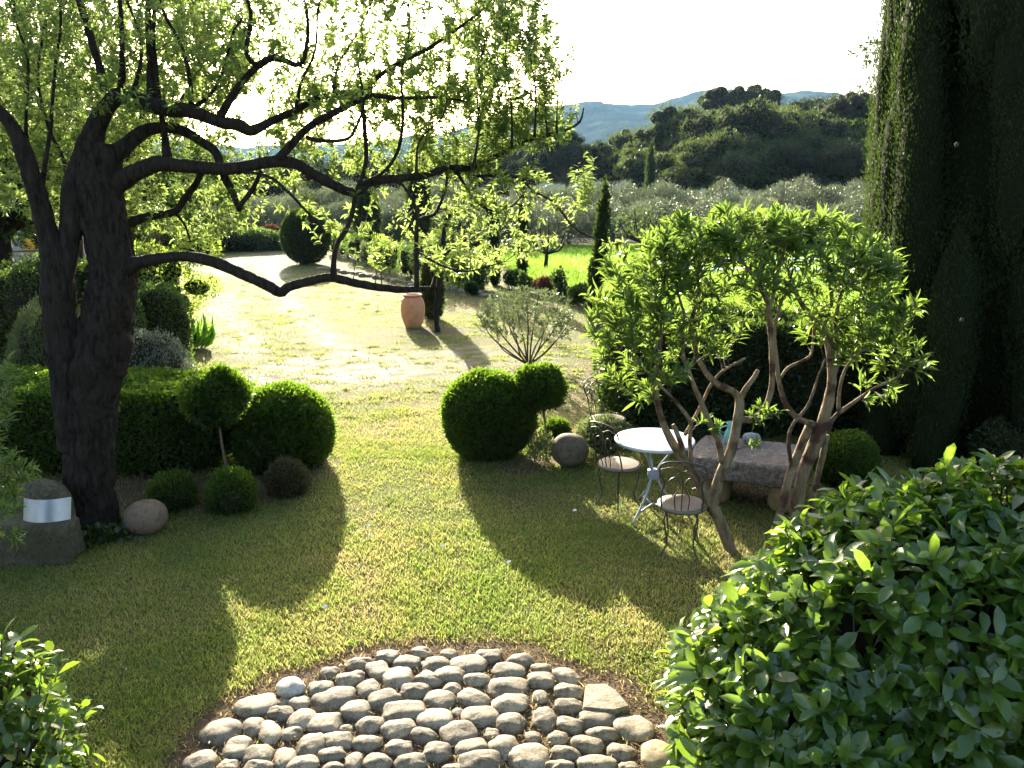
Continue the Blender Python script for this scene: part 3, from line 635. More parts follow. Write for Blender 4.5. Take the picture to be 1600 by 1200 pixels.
def cypress(name, loc, h, w, n, L, Wd, mat, label, group=None, plumes=24, lean=(0, 0), taper=.55, core=.8, bare=.0, jit=.1):
    t = thing(name, loc, label, 'tree', group); b0 = np.array(loc, float); g = Geo(); s = Geo(); bl = []
    for k in range(plumes):
        z = (k + .5) / plumes; prof = (min(1, (z + .06) / .18) ** .5) * (1 - max(0, (z - taper) / (1 - taper)) ** 1.7 * .88)
        a = k * 2.4 + rnd(-.3, .3); R = w / 2 * prof; off = R * .42; rr = R * rnd(.5, .66)
        c = b0 + [cos(a) * off + lean[0] * z * h, sin(a) * off + lean[1] * z * h, bare + z * (h - bare) * .96]
        bl.append((*c, rr, rr, max(rr * 1.6, h / plumes * 2.3)))
    p, wn = blob_points(bl, n, jit, .92, zmin=.02, lump=.22, lf=3 / max(w, .3)); foliage(g, p, wn, L, Wd, 'small', 1.0, .55)
    for b_ in bl: ellipsoid(g, b_[:3], (b_[3] * core, b_[4] * core, b_[5] * core), 10, 7, 1, .1)
    g.v = [np.maximum(v_, [-1e9, -1e9, .0]) for v_ in g.v]
    g.build('foliage', [M[mat], M['inner']], t); q = b0 + [0, 0, -.05]
    tubes(s, *catmull([q, b0 + [0, 0, h * .3], b0 + [lean[0] * h * .8, lean[1] * h * .8, h * .8]], [w * .08 + .02, w * .06 + .01, .01], 3), 8); s.build('trunk', M['bark'], t); return t
c = P(1018, 228, 85); cypress('cypress_tree', (c[0], 85, 0), c[2], 1.3, 4000, .3, .1, 'cypress_far', 'small pointed dark cypress in front of the pine grove', plumes=12)
def ground_d(py): return G(800, py)[1]
for px, base, top, wpx, lab, ln in (
    (575, 394, 292, 46, 'broad dark cypress beyond the round conifer, behind the hanging almond twigs', (0, 0)),
    (656, 412, 216, 40, 'tall dark cypress far behind the terracotta jar', (0, 0)),
    (926, 482, 292, 19, 'slender ivy green cypress column on the border, left of the oleander', (.09, 0)),
    (773, 446, 298, 17, 'slender cypress column on the border between jar and field tree', (-.03, 0)),
    (677, 499, 398, 33, 'young cypress standing right behind the terracotta jar', (0, 0)),
    (815, 443, 300, 13, 'thin cypress on the border between slender column and field tree', (.02, 0))):
    c = G(px, base); hh = P(px, top, c[1])[2]; wm = wpx * TD(px, base, c[1])
    cypress('cypress_tree', c, hh, wm, 5000 + int(2500 * wm), .09 + .002 * c[1], .028 + .0006 * c[1], 'cypress_far', lab, 'cypresses along the garden border', 16, ln, .7)
OLG = {}
def olive(loc, h, w, label, group, n=22000, mat='olive', leaf=.15):
    key = (mat, len(OLG) % 3 if len(OLG) < 3 else int(rnd(0, 3)))
    if key in OLG:
        src, sh, sw = OLG[key]; return copy_thing(src, loc, rnd(0, 6), label, group, (w / sw, w / sw, h / sh))
    t = thing('olive_tree', loc, label, 'olive tree', group); L = np.array(loc, float); g = Geo(); s = Geo(); bl = []
    for k in range(22):
        a = rnd(0, 6.3); r = sqrt(rnd(0, 1)) * w * .45; q = rnd(.2, .3) * w * .8; z = h * (.62 - .28 * (r / (w * .36)) ** 2 + rnd(-.14, .16))
        bl.append((L[0] + cos(a) * r, L[1] + sin(a) * r, L[2] + z, q, q, q * .75))
    p, wn = blob_points(bl, n, .22, .8, lump=.25, lf=.9, sprout=.3, sprout_h=.45); foliage(g, p, wn, leaf, leaf * .25, 'small', .9, .6); g.build('crown', [M[mat]], t)
    top = L + [0, 0, h * .28]; tubes(s, *catmull([L + [0, 0, -.2], L + [.05, .05, h * .15], top], [.17, .12, .12], 4), 8, rough=.2)
    for b_ in bl: tubes(s, *catmull([top, (top + np.array(b_[:3])) / 2 + [0, 0, -.1], np.array(b_[:3]) + [0, 0, b_[5] * .5]], [.08, .05, .012], 3), 5)
    s.build('trunk', M['bark_grey'], t); OLG[key] = (t, h, w); return t
k = 0
for d, tops, step, lab, grp in ((60, 274, 2.1, 'grey green olive tree merging into the tall back row of the grove', 'olive trees of the back row'),
                           (47, 302, 2.7, 'low silvery olive tree in the front row of the grove', 'olive trees of the front row')):
    x = -16.0
    while x < 34:
        px = 800 + x / d * FPX; hh = P(px, tops + rnd(-10, 12), d)[2] * rnd(.95, 1.05)
        if px > 380 and (d > 50 or px > 560): olive((x, d + rnd(-1.5, 1.5), 0), max(1.9, hh), 3.9 if d > 50 else 4.0, lab, grp)
        x += step * rnd(.8, 1.15); k += 1
for px, base, top, w, lab in ((400, 376, 292, 4.2, 'misty grey olive tree at the head of the drive, left of the round conifer'), (345, 380, 300, 3.4, 'grey olive tree left of the drive head, beyond the dark hedge'),
                              (455, 372, 290, 3.8, 'grey olive tree rising behind the round conifer'), (622, 384, 296, 3.6, 'grey olive tree between the broad cypress and the jar'),
                              (735, 380, 300, 3.6, 'grey olive tree behind the slender cypress column'), (540, 372, 300, 3.6, 'grey olive tree between round conifer and broad cypress'),
                              (985, 372, 322, 3.6, 'grey olive tree just right of the leaning slender cypress')):
    c = G(px, base); olive(c, P(px, top, c[1])[2], w, lab, None)
# clipped round conifer and dark shrubs at the head of the drive
c = G(480, 413); r = 37 * TD(480, 400, c[1])
bush('clipped_conifer', 'dark clipped egg shaped conifer standing alone at the head of the drive', 'conifer', c, [(c[0], c[1], 1.15, r, r, 1.15)], 16000, .10, .035, 'cypress_far', up=.8, jit=.05, lump=.02, core=.9)
for px, base, w, h, mt, lab in ((345, 392, 2.4, 1.3, 'hedge', 'low dark shrub at the far left of the drive head'), (395, 391, 2.0, 1.1, 'shrub', 'low dark shrub beside the drive head, left of the red one'),
                                (425, 389, .7, 1.2, 'red_leaf', 'small reddish shrub left of the round conifer'), (300, 394, 2.4, 1.6, 'hedge', 'dark shrub behind the sunlit pale shrub'),
                                (250, 385, 3, 2.2, 'hedge', 'tall dark shrub behind the main almond trunk'), (448, 388, 1.2, .9, 'shrub', 'low green shrub tucked beside the round conifer')):
    c = G(px, base); bush('shrub', lab, 'shrub', c, [(c[0], c[1], h * .5, w, w * .6, h * .52), (c[0] + w * .4, c[1], h * .4, w * .6, w * .5, h * .45)], 5000, .13, .06, mt, group='shrubs at the head of the drive')
# planted border between lawn and field
for px, base, wpx, hpx, mt, kind, lab in (
    (528, 398, 50, 40, 'bright', 'small', 'pale leafy shrub touching the right side of the round conifer'),
    (596, 424, 50, 60, 'bright', 'small', 'tall pale leafy shrub in front of the broad cypress'),
    (700, 440, 60, 80, 'bright', 'small', 'tall pale leafy shrub just right of the jar'),
    (752, 450, 46, 70, 'bright', 'small', 'pale leafy shrub hiding the foot of the slender column'),
    (560, 408, 44, 40, 'shrub', 'small', 'dark leafy shrub between the two palest border shrubs'),
    (665, 446, 50, 70, 'shrub', 'small', 'dark leafy shrub rising over the terracotta jar'),
    (905, 478, 40, 30, 'shrub', 'small', 'low green shrub left of the leaning column foot'),
    (545, 404, 34, 26, 'shrub', 'small', 'low green shrub in the border just right of the round conifer'),
    (580, 415, 40, 34, 'rosemary', 'small', 'grey green shrub in the border before the broad cypress'),
    (610, 428, 44, 52, 'bright', 'small', 'light green shrub in the border left of the jar'),
    (640, 440, 40, 60, 'shrub', 'small', 'green shrub in the border above the jar'),
    (715, 452, 44, 62, 'bright', 'small', 'light green shrub in the border right of the jar'),
    (745, 457, 34, 40, 'shrub', 'small', 'green shrub in the border left of the slender column'),
    (690, 445, 40, 55, 'shrub', 'small', 'green shrub in the border behind the young cypress'),
    (802, 452, 28, 30, 'hedge', 'small', 'small dark ball shrub right of the slender column'),
    (822, 457, 24, 30, 'shrub', 'small', 'small green shrub in front of the field tree'),
    (875, 470, 26, 46, 'hedge', 'small', 'dark upright shrub between field tree and leaning column'),
    (850, 462, 34, 26, 'red_leaf', 'small', 'low rusty shrub at the edge of the field'),
    (737, 462, 20, 18, 'hedge', 'small', 'tiny dark ball shrub behind the jar shadow'),
    (945, 492, 40, 34, 'shrub', 'small', 'green shrub at the foot of the leaning slender column')):
    c = G(px, base); s = TD(px, base, c[1]); w = wpx * s / 2; h = hpx * s
    bb = [(c[0] + rnd(-.5, .5) * w, c[1] + rnd(-.4, .4) * w, h * rnd(.3, .75), w * rnd(.3, .6), w * rnd(.3, .5), h * rnd(.2, .42)) for q in range(9)]
    bush('border_shrub', lab, 'shrub', c, bb, 3600, .085, .035, mt, jit=.22, lump=.25, group='shrubs planted along the border', core=.5, up=.8)
for k in range(44):
    px = 500 + k * 6.6 + rnd(-2, 2); py = np.interp(px, [500, 560, 650, 720, 800], [421, 430, 447, 456, 470]) + rnd(-1.5, 1.5)
    c = G(px, py); g = Geo(); rock(g, c + [0, 0, .03], (rnd(.09, .2), rnd(.08, .15), rnd(.06, .12)), .8, .25, 1.5, k * 3.1, 0, 12, 8)
    o = g.build('edging_stone', M['cobble']); tag(o, 'rough pale stone in the low rock edging of the border', 'stone', 'rocks edging the planted border')
# bare gnarled little tree in the field
def little_tree(loc, h, label, name='fruit_tree', leafy=1, w=1.6, mat='almond_dark', nb=9, tw=160, lw=.07):
    t = thing(name, loc, label, 'tree'); L = np.array(loc, float); s = Geo(); g = Geo(); top = L + [.05, 0, h * .3]
    tubes(s, *catmull([L + [0, 0, -.03], L + [.03, 0, h * .15], top], [h * .05, h * .04, h * .038], 4), 8, rough=.2); nd = []; nr = []
    for k in range(nb):
        a = k * 2.4; e = L + [cos(a) * w * .36, sin(a) * w * .36, h * rnd(.6, 1.)]; a0, r0 = catmull([top, top * .5 + e * .5 + [cos(a) * .1, sin(a) * .1, -.1 * h], e], [h * .026, h * .018, h * .006], 4)
        tubes(s, a0, r0, 6, rough=.1); nd.append(a0[3:]); nr.append(r0[3:])
    tg = L + [0, 0, h * .72] + randdir(tw) * RNG.uniform(.6, 1, (tw, 1)) * [w * .55, w * .55, h * .32]
    grow(s, g, np.concatenate(nd), np.concatenate(nr), tg, (lw, lw * .3), 4 * leafy, 'small', rmax=h * .007, up=.2)
    s.build('trunk', M['bark'], t); g.build('crown', [M[mat]], t); return t
c = G(852, 422); little_tree(c, 2.1, 'small gnarled tree with bare forked trunk standing in the bright field', w=2.6, tw=60, leafy=.35, mat='olive', lw=.10)
for px, py, lab in ((1000, 402, 'small leafy tree in the field left of the pool'), (740, 408, 'small tree in the field behind the slender column'),):
    little_tree(G(px, py), 2.3, lab, w=3, tw=160, leafy=2, lw=.12)
# swimming pool beyond the field
t = thing('swimming_pool', (11.5, 33, 0), 'white edged swimming pool glimpsed through the oleander', 'pool'); g = Geo()
for cx, cy, sx, sy in ((11.5, 30.6, 10.6, .6), (11.5, 35.4, 10.6, .6), (6.5, 33, .6, 4.2), (16.5, 33, .6, 4.2)): box(g, (cx, cy, .09), (sx, sy, .16))
g.build('coping', M['coping'], t)
g = Geo(); box(g, (11.5, 33, .045), (9.4, 4.2, .05)); o = g.build('water', M['pool']); tag(o, None, None, kind='structure')
# tan lane beyond the field
g = Geo(); v, f = grid(-14, 40, np.linspace(50, 54, 6), 30); v[:, 2] = .02 + .0 * v[:, 0]; g.add(v, f); o = g.build('lane', plain('lane_dust', (.42, .33, .22), .9, var=.2)); tag(o, None, None, kind='structure')
# house at the far left
c = G(10, 430); t = thing('house', (-21, 33, 0), 'pale rendered house corner glimpsed between the almond trunks', 'house'); g = Geo()
box(g, (-22.4, 36, 1.9), (8, 6, 3.8)); g.build('wall', M['house'], t); g = Geo()
v = [(-26.8, 32.6, 3.7), (-18.0, 32.6, 3.7), (-18.0, 39.4, 3.7), (-26.8, 39.4, 3.7), (-26.8, 36, 5.1), (-18.0, 36, 5.1), (-26.8, 32.6, 3.85), (-18, 32.6, 3.85)]
g.add(v, [(0, 1, 5, 4), (2, 3, 4, 5), (3, 2, 1, 0)], .5, 0, False); g.add(v, [(1, 2, 5), (3, 0, 4)], .5, 0, False); g.build('roof', M['roof'], t)
for x in (-24.5, -20.6):
    g = Geo(); box(g, (x, 32.97, 1.7), (.9, .05, 1.3)); w_ = g.build('window', M['dark'], t)
t = thing('wooden_railing', G(20, 425), 'low wooden railing in front of the pale house', 'railing'); g = Geo(); a = P(-60, 396, 24); b_ = P(66, 391, 24)
tubes(g, np.array([a, (a + b_) / 2, b_]), np.array([.035] * 3), 6); g.build('rail', M['wood'], t)
for q in (0., .5, 1.):
    g = Geo(); e = a * (1 - q) + b_ * q; tubes(g, np.array([[e[0], e[1], 0], [e[0], e[1], e[2] / 2], [e[0], e[1], e[2] - .03]]), np.array([.04] * 3), 6); g.build('post', M['wood'], t)
c = P(45, 386, 26); t = thing('flowering_plant', (c[0], 26, 0), 'yellow flowering plant before the pale house', 'plant'); g = Geo(); s = Geo()
p, w = blob_points([(c[0], 26, c[2], .12, .12, .22)], 120, .2); foliage(g, p, w, .09, .06); g.build('blossom', M['yellow'], t)
tubes(s, np.array([[c[0], 26, 0], [c[0] + .05, 26, c[2] / 2], [c[0], 26, c[2]]]), np.array([.02] * 3), 5); s.build('stem', M['twig'], t)
c = G(25, 425); bush('climbing_shrub', 'sunlit green shrub against the pale house wall', 'shrub', c, [(c[0], c[1] + 2, P(28, 362, c[1])[2] - .3, .8, .6, .55), (c[0] + .6, c[1] + 2, P(40, 375, c[1])[2] - .6, .5, .5, .8)], 3500, .10, .06, 'bright', jit=.15)

# ------------------------------------------------------------------ shrubs of the left border
def px_bush(name, label, cat, px, base, wpx, hpx, n, L, Wd, mat, depth=.8, parts=7, d=None, **kw):
    c = G(px, base) if d is None else np.array(((px - 800) / FPX * d * 1.03, d, 0)); s = TD(px, base, c[1]); w = wpx * s / 2
    h = P(px, base - hpx, c[1] + w * depth * .3)[2]
    c = c + [0, w * depth * .7, 0]; bl = [(c[0], c[1], h * .46, w * .84, w * depth * .84, h * .46), (c[0], c[1], h * .2, w * .92, w * depth * .92, h * .26)]
    for k in range(parts):
        a = rnd(0, 6.3); q_ = rnd(.32, .6); bl.append((c[0] + cos(a) * w * rnd(.4, .7), c[1] + sin(a) * w * depth * .5, h * rnd(.3, .74), w * q_, w * q_, h * rnd(.22, .34)))
    return bush(name, label, cat, c, bl, n, L, Wd, mat, **kw)
c = P(258, 470, 12.7) * [1, 1, 0]; bb = [(c[0] + rnd(-.55, .5), c[1] + rnd(-.35, .35), rnd(1.25, 2.08), rnd(.25, .42), rnd(.25, .4), rnd(.24, .36)) for q in range(18)] + [(c[0], c[1], 1.5, .5, .4, .6), (c[0] - .1, c[1], .9, .35, .35, .5)]
bush('flowering_shrub', 'tall pale green sunlit shrub under the low almond branch', 'shrub', c, bb, 17000, .06, .032, 'bright', jit=.2, lump=.25, lf=2.2, core=.5, up=.5)
px_bush('shrub', 'dark green rounded shrub below the pale sunlit one', 'shrub', 236, 550, 128, 124, 21000, .05, .028, 'shrub', d=10.9, jit=.1, lump=.15)
px_bush('santolina', 'silvery green cushion shrub behind the clipped hedge', 'shrub', 245, 588, 112, 78, 18000, .045, .011, 'silver', d=9.45, jit=.12, up=.7, lump=.15)
px_bush('shrub', 'dark shrub added behind the main almond trunk to shade the left lawn', 'shrub', 178, 560, 110, 175, 14000, .05, .028, 'shrub', d=10.3, jit=.12, lump=.15)  # added shrub, tucked behind the trunk so its shadow covers the left lawn
px_bush('shrub', 'dark leafy shrub at the left frame edge below the house', 'shrub', 28, 515, 140, 122, 16000, .06, .032, 'shrub', d=12, jit=.12, lump=.15)
px_bush('rosemary_bush', 'feathery grey green bush between the two almond trunks', 'shrub', 62, 582, 100, 112, 22000, .07, .009, 'rosemary', d=10.3, jit=.2, up=1.4, lump=.2, core=.7)
px_bush('rosemary_bush', 'feathery grey green bush seen through the gap of the forked trunk', 'shrub', 135, 570, 80, 100, 12000, .07, .009, 'rosemary', d=10.6, jit=.2, up=1.4, lump=.2, core=.7)
px_bush('shrub', 'dark shrub behind the forked almond trunk', 'shrub', 130, 480, 130, 90, 9000, .06, .035, 'hedge', d=12.5, jit=.12, lump=.15)
px_bush('shrub', 'low dark shrub behind the left frame edge bush', 'shrub', 60, 460, 110, 70, 9000, .07, .035, 'shrub', jit=.12, lump=.15)
c = G(290, 545); t = thing('iris_clump', c, 'clump of upright sword shaped leaves beside the gravel drive', 'plant'); g = Geo(); n = 130
a = RNG.uniform(0, 2 * pi, n); r = RNG.uniform(0, .28, n); p = c + np.stack([np.cos(a) * r * 1.3, np.sin(a) * r, np.zeros(n)], -1)
leaves(g, p, unit(np.stack([np.cos(a) * .55 + .1, np.sin(a) * .55, np.full(n, 1.)], -1) + RNG.normal(0, .12, (n, 3))), randdir(n) * [1, 1, .1], RNG.uniform(.4, .75, n), .04, 'long'); g.build('leaf_clump', M['blade'], t)
# ------------------------------------------------------------------ clipped box and garden stones
def ball(name, label, px, py, rpx, base_py, n, L, Wd, mat='box', group=None, sq=1.0, **kw):
    c = G(px, base_py); s = TD(px, py, c[1]); r = rpx * s; d = c[1] + r * .75; z = P(px, py, d)[2]; s = TD(px, py, d); r = rpx * s
    c = np.array((P(px, py, d)[0], d, 0)); kw.setdefault('core', .9)
    return bush(name, label, 'topiary', c, [(c[0], d, max(z, r * sq * .75), r, r, r * sq)], n, L, Wd, mat, group=group, **kw), c, r
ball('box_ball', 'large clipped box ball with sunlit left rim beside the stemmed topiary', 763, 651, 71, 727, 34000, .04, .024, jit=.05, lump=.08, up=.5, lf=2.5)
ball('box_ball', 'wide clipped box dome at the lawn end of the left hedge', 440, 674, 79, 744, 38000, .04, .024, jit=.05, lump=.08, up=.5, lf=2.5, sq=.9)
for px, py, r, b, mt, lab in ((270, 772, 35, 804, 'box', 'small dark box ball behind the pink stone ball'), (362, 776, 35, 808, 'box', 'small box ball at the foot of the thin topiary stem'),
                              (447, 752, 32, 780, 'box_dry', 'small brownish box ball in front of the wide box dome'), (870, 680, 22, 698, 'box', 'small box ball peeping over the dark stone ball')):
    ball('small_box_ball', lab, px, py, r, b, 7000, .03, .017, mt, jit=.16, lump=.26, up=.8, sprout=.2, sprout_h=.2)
def topiary(label, px, base, top_py, rpx, n=16000, bendx=0.0, cpx=None):
    c = G(px, base); z = P(px, top_py, c[1])[2]; s = TD(px, top_py, c[1]); r = rpx * s; cx = P(cpx or px, top_py, c[1])[0]
    t = thing('topiary_standard', c, label, 'topiary'); g = Geo(); s_ = Geo()
    bl = [(cx, c[1], z, r, r, r * .86), (cx + r * .3, c[1], z + r * .25, r * .6, r * .6, r * .75)]
    p, w = blob_points(bl, n, .13, lump=.26, lf=5, sprout=.2, sprout_h=.16); foliage(g, p, w, .042, .024, 'small', .6); ellipsoid(g, (cx, c[1], z), (r * .85, r * .85, r * .72), 12, 8, 1, .1)
    g.build('foliage', [M['box'], M['inner']], t)
    tubes(s_, *catmull([c + [0, 0, -.03], c + [.02, 0, z * .25], c + [bendx, 0, z * .5], (cx, c[1], z * .95)], [.022, .016, .014, .012], 5), 8, rough=.1); s_.build('trunk', M['twig_pale'], t)
topiary('stemmed topiary ball overlapping the large box ball', 850, 716, 608, 38, bendx=.01, cpx=844)
topiary('stemmed topiary ball on a thin pale trunk before the left hedge', 352, 757, 622, 46, 20000, bendx=-.0, cpx=338)
# weeds round the stem
c = G(846, 722); bush('weed_tuft', 'thin weedy tuft round the stem beside the dark stone ball', 'weeds', c, [(c[0], c[1], .14, .15, .15, .2)], 900, .06, .012, 'rosemary', jit=.4, up=1.5, core=0, stem=False)
def hedge(name, label, x0, x1, y0, y1, z1, n, L, Wd, mat, kind='small', jit=.03, z0=.06, bumps=.10, holes=None, rz=0, shape=5, up=.4):
    c = np.array(((x0 + x1) / 2, (y0 + y1) / 2, 0)); h = np.array(((x1 - x0) / 2, (y1 - y0) / 2, (z1 - z0) / 2)); t = thing(name, c, label, 'hedge')
    g = Geo(); d = RNG.uniform(-1, 1, (n, 3)); ar = np.array([h[1] * h[2], h[0] * h[2], h[0] * h[1]]); ax = RNG.choice(3, n, p=ar / ar.sum()); sg = np.sign(RNG.random(n) - .5)
    d[np.arange(n), ax] = sg; q = (np.abs(d) ** shape).sum(1) ** (1 / shape); d = d / q[:, None]; w = unit(np.sign(d) * np.abs(d) ** (shape - 1) / h)
    mid = c + [0, 0, (z0 + z1) / 2]; k = 1 - np.abs(RNG.normal(0, jit, n)); e_ = RNG.random(n) < .14; k = np.where(e_, 1 + RNG.random(n) ** 2 * .07, k); p = mid + d * h * k[:, None]; p += w * (bumps * (2 * fbm(p, 1.6, 3, 21) - 1))[:, None]
    ok = p[:, 2] > .01
    if holes is not None: ok &= holes(p)
    p, w = p[ok], w[ok]; foliage(g, p, w, L, Wd, kind, up, .5)
    v0 = Geo(); d = np.array([(a, b, c_) for c_ in np.linspace(-1, 1, 7) for b in np.linspace(-1, 1, 5) for a in np.linspace(-1, 1, 9)])
    ellipsoid(g, mid, h * [.93, .84, .9], 28, 12, 1, .04, 2, .45)
    o = g.build('foliage', [M[mat], M['inner']], t); s = Geo()
    for x in np.arange(x0 + .25, x1 - .1, .38):
        q = np.array((x, c[1] + rnd(-.1, .1), -.03)); tubes(s, *catmull([q, q + [rnd(-.04, .04), 0, z1 * .35], q + [rnd(-.1, .1), 0, z1 * .8]], [.025, .02, .01], 3), 6)
    s.build('trunk', M['twig'], t); return t
xl, xr_ = P(30, 600, 8.9)[0], P(372, 600, 8.9)[0]
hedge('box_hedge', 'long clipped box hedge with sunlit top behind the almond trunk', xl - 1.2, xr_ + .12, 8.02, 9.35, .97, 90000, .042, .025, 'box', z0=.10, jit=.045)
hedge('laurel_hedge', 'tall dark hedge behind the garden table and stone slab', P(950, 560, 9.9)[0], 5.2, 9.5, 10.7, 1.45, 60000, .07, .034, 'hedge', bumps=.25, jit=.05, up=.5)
def stone_ball(label, px, py, rx, ry, base, mat, seed):
    c = G(px, base); s = TD(px, base, c[1]); g = Geo(); r = rx * s; rock(g, (c[0], c[1] + r * .6, r * ry / rx * .93), (r, r, r * ry / rx), .97, .06, 1.2, seed, 0, 36, 22)
    o = g.build('stone_ball', M[mat]); return tag(o, label, 'stone ball')
stone_ball('pinkish sandstone ball on the grass at the foot of the almond trunk', 222, 815, 33, 27, 839, 'boulder', 2)
stone_ball('dark brown stone ball between topiary stem and garden chair', 891, 711, 30, 27, 733, 'boulder_dark', 5)
# ------------------------------------------------------------------ trough with domed stone and steel sheet
t = thing('stone_trough', (-4.1, 6.4, 0), 'mossy stone trough block at the left frame edge beside the almond trunk', 'trough'); g = Geo()
ellipsoid(g, (-4.42, 6.2, .16), (.77, .16, .20), 36, 20, 0, .05, 3, .22, 4); g.build('block', M['trough'], t)
g = Geo(); ellipsoid(g, (-4.03, 6.46, .33), (.25, .11, .28), 32, 20, 0, .05, 2, .85, 3); o = g.build('dome_stone', M['trough']); tag(o, 'domed grey stone standing on the trough behind the steel sheet', 'stone')
g = Geo(); n = 14; a = np.linspace(-1, 1, n); A = P(36, 812, 6.06); B = P(110, 810, 6.14); top = []
for k in range(n):
    q = A * (1 - k / (n - 1)) + B * (k / (n - 1)); bow = .06 * (1 - a[k] ** 2)
    top.append((q[0], q[1] - bow, q[2] - .006)); top.append((q[0], q[1] - bow + .05, q[2] + .17))
top = np.array(top); f = [(2 * k, 2 * k + 2, 2 * k + 3, 2 * k + 1) for k in range(n - 1)]; b2 = top + [0, .004, -.002]
g.add(np.vstack([top, b2]), f + [tuple(x + 2 * n for x in q[::-1]) for q in f], .5); o = g.build('steel_sheet', M['steel']); tag(o, 'curved shiny steel sheet leaning on the domed stone', 'metal sheet')
# ivy at the trunk foot
c = G(140, 850); bush('ivy', 'dark ivy creeping at the foot of the almond trunk', 'ivy', c, [(c[0] - .05, c[1], .05, .28, .12, .09), (c[0] + .2, c[1] + .1, .05, .2, .1, .07)], 500, .055, .045, 'hedge', 'wide', jit=.3, core=0, stem=False, up=.4)

# ------------------------------------------------------------------ garden table and chairs
TC = G(1018, 803); TC[2] = 0; TR = 62 * TD(1018, 686, TC[1]); TZ = P(1018, 685, TC[1])[2]
t = thing('bistro_table', TC, 'round white metal bistro table on curved blue grey legs', 'table')
g = Geo(); lathe(g, [(0, TZ - .004), (TR - .012, TZ - .002), (TR, TZ - .006), (TR, TZ - .026), (TR - .01, TZ - .03), (TR - .02, TZ - .018), (0, TZ - .016)], (TC[0], TC[1], 0), 56); g.build('table_top', M['whitemetal'], t)
hub = TC + [0, 0, .40]
for k, a in enumerate((radians(232), radians(-18), radians(100))):
    e = np.array((cos(a), sin(a), 0)); g = Geo()
    w, r = catmull([TC + e * TR * .62 + [0, 0, TZ - .03], TC + e * .13 + [0, 0, .60], TC + e * .035 + [0, 0, .42], TC + e * .13 + [0, 0, .22], TC + e * .36 + [0, 0, .02]], [.011] * 5, 8)
    tubes(g, w, r, 8); g.build('leg', M['blueiron'], t)
g = Geo()
for a in (radians(232), radians(-18), radians(100)):
    e = np.array((cos(a), sin(a), 0)); tubes(g, np.array([TC + [0, 0, .10], TC + e * .13 + [0, 0, .095], TC + e * .27 + [0, 0, .09]]), np.array([.010] * 3), 8)
g.build('stretcher', M['blueiron'], t); g = Geo(); lathe(g, [(0, .36), (.05, .36), (.055, .38), (.055, .44), (.05, .45), (0, .45)], (TC[0], TC[1], 0), 16); g.build('collar', M['blueiron'], t)
def chair(loc, rz, label):
    """local frame: the back stands at -y"""
    t = thing('bistro_chair', loc, label, 'chair', 'mosaic seated iron chairs at the table', rz); R = .205; Z = .445
    g = Geo(); lathe(g, [(0, 0), (R - .02, 0), (R, -.006), (R + .003, -.014), (R, -.024), (R - .02, -.024), (0, -.02)], k=44); o = local(g, 'seat', M['seat'], t); o.location = (0, 0, Z)
    g = Geo(); th = np.linspace(0, 2 * pi, 41); tubes(g, np.stack([np.cos(th) * (R - .004), np.sin(th) * (R - .004), np.full(41, Z - .028)], -1), np.full(41, .006), 6); local(g, 'seat_rim', M['iron'], t)
    for a in (45, 135, 225, 315):
        e = np.array((cos(radians(a)), sin(radians(a)), 0)); g = Geo()
        w, r = catmull([e * .06 + [0, 0, Z - .05], e * .15 + [0, 0, Z - .045], e * .195 + [0, 0, Z - .10], e * .18 + [0, 0, .25], e * .155 + [0, 0, .12], e * .20 + [0, 0, .03], e * .225 + [0, 0, .003]], [.0075] * 7, 5); tubes(g, w, r, 8); local(g, 'leg', M['iron'], t)
    g = Geo(); pts = [(-.165, -.12, Z - .02), (-.17, -.16, .56), (-.15, -.19, .68), (-.19, -.22, .79), (-.15, -.24, .865), (0, -.25, .885), (.15, -.24, .865), (.19, -.22, .79), (.15, -.19, .68), (.17, -.16, .56), (.165, -.12, Z - .02)]
    w, r = catmull(pts, [.0075] * 11, 7); tubes(g, w, r, 8); w, r = catmull([(-.185, -.225, .80), (-.08, -.235, .83), (0, -.235, .80), (.08, -.235, .83), (.185, -.225, .80)], [.005] * 5, 6); tubes(g, w, r, 6); local(g, 'back_frame', M['iron'], t)
    g = Geo()
    for sx in (-1, 1):
        w, r = catmull([(sx * .05, -.165, Z - .02), (sx * .06, -.19, .56), (sx * .02, -.205, .66), (sx * .05, -.22, .74), (sx * .10, -.225, .72), (sx * .11, -.215, .67), (sx * .08, -.205, .65)], [.005] * 7, 6); tubes(g, w, r, 6)
    tubes(g, *catmull([(0, -.17, Z - .02), (0, -.2, .62), (0, -.235, .80)], [.005] * 3, 5), 6); local(g, 'back_scroll', M['iron'], t)
    return t
c = G(965, 790); chair((c[0], c[1], 0), radians(38 - 90), 'iron chair with mosaic seat left of the white table')
c = G(1062, 861); chair((c[0], c[1], 0), radians(-14), 'iron chair with mosaic seat in front of the table, its back to the viewer')
t3 = G(940, 725); chair((t3[0] + .1, t3[1] + .35, 0), radians(-120), 'iron chair behind the table with only its curled back showing among grey shrubs')

# grey shrubs beside the table
px_bush('lavender_bush', 'grey green feathery bush behind the left chair', 'shrub', 950, 722, 80, 70, 9000, .06, .01, 'rosemary', jit=.25, up=1.2, lump=.2, core=.55)
px_bush('shrub', 'low dark shrub between table and hedge', 'shrub', 1060, 700, 130, 40, 8000, .05, .02, 'hedge', jit=.2, core=.6)
ball('box_ball', 'rounded green shrub at the foot of the big cypress', 1322, 724, 48, 768, 16000, .03, .016, 'box', jit=.09, lump=.1, up=.6, core=.85)
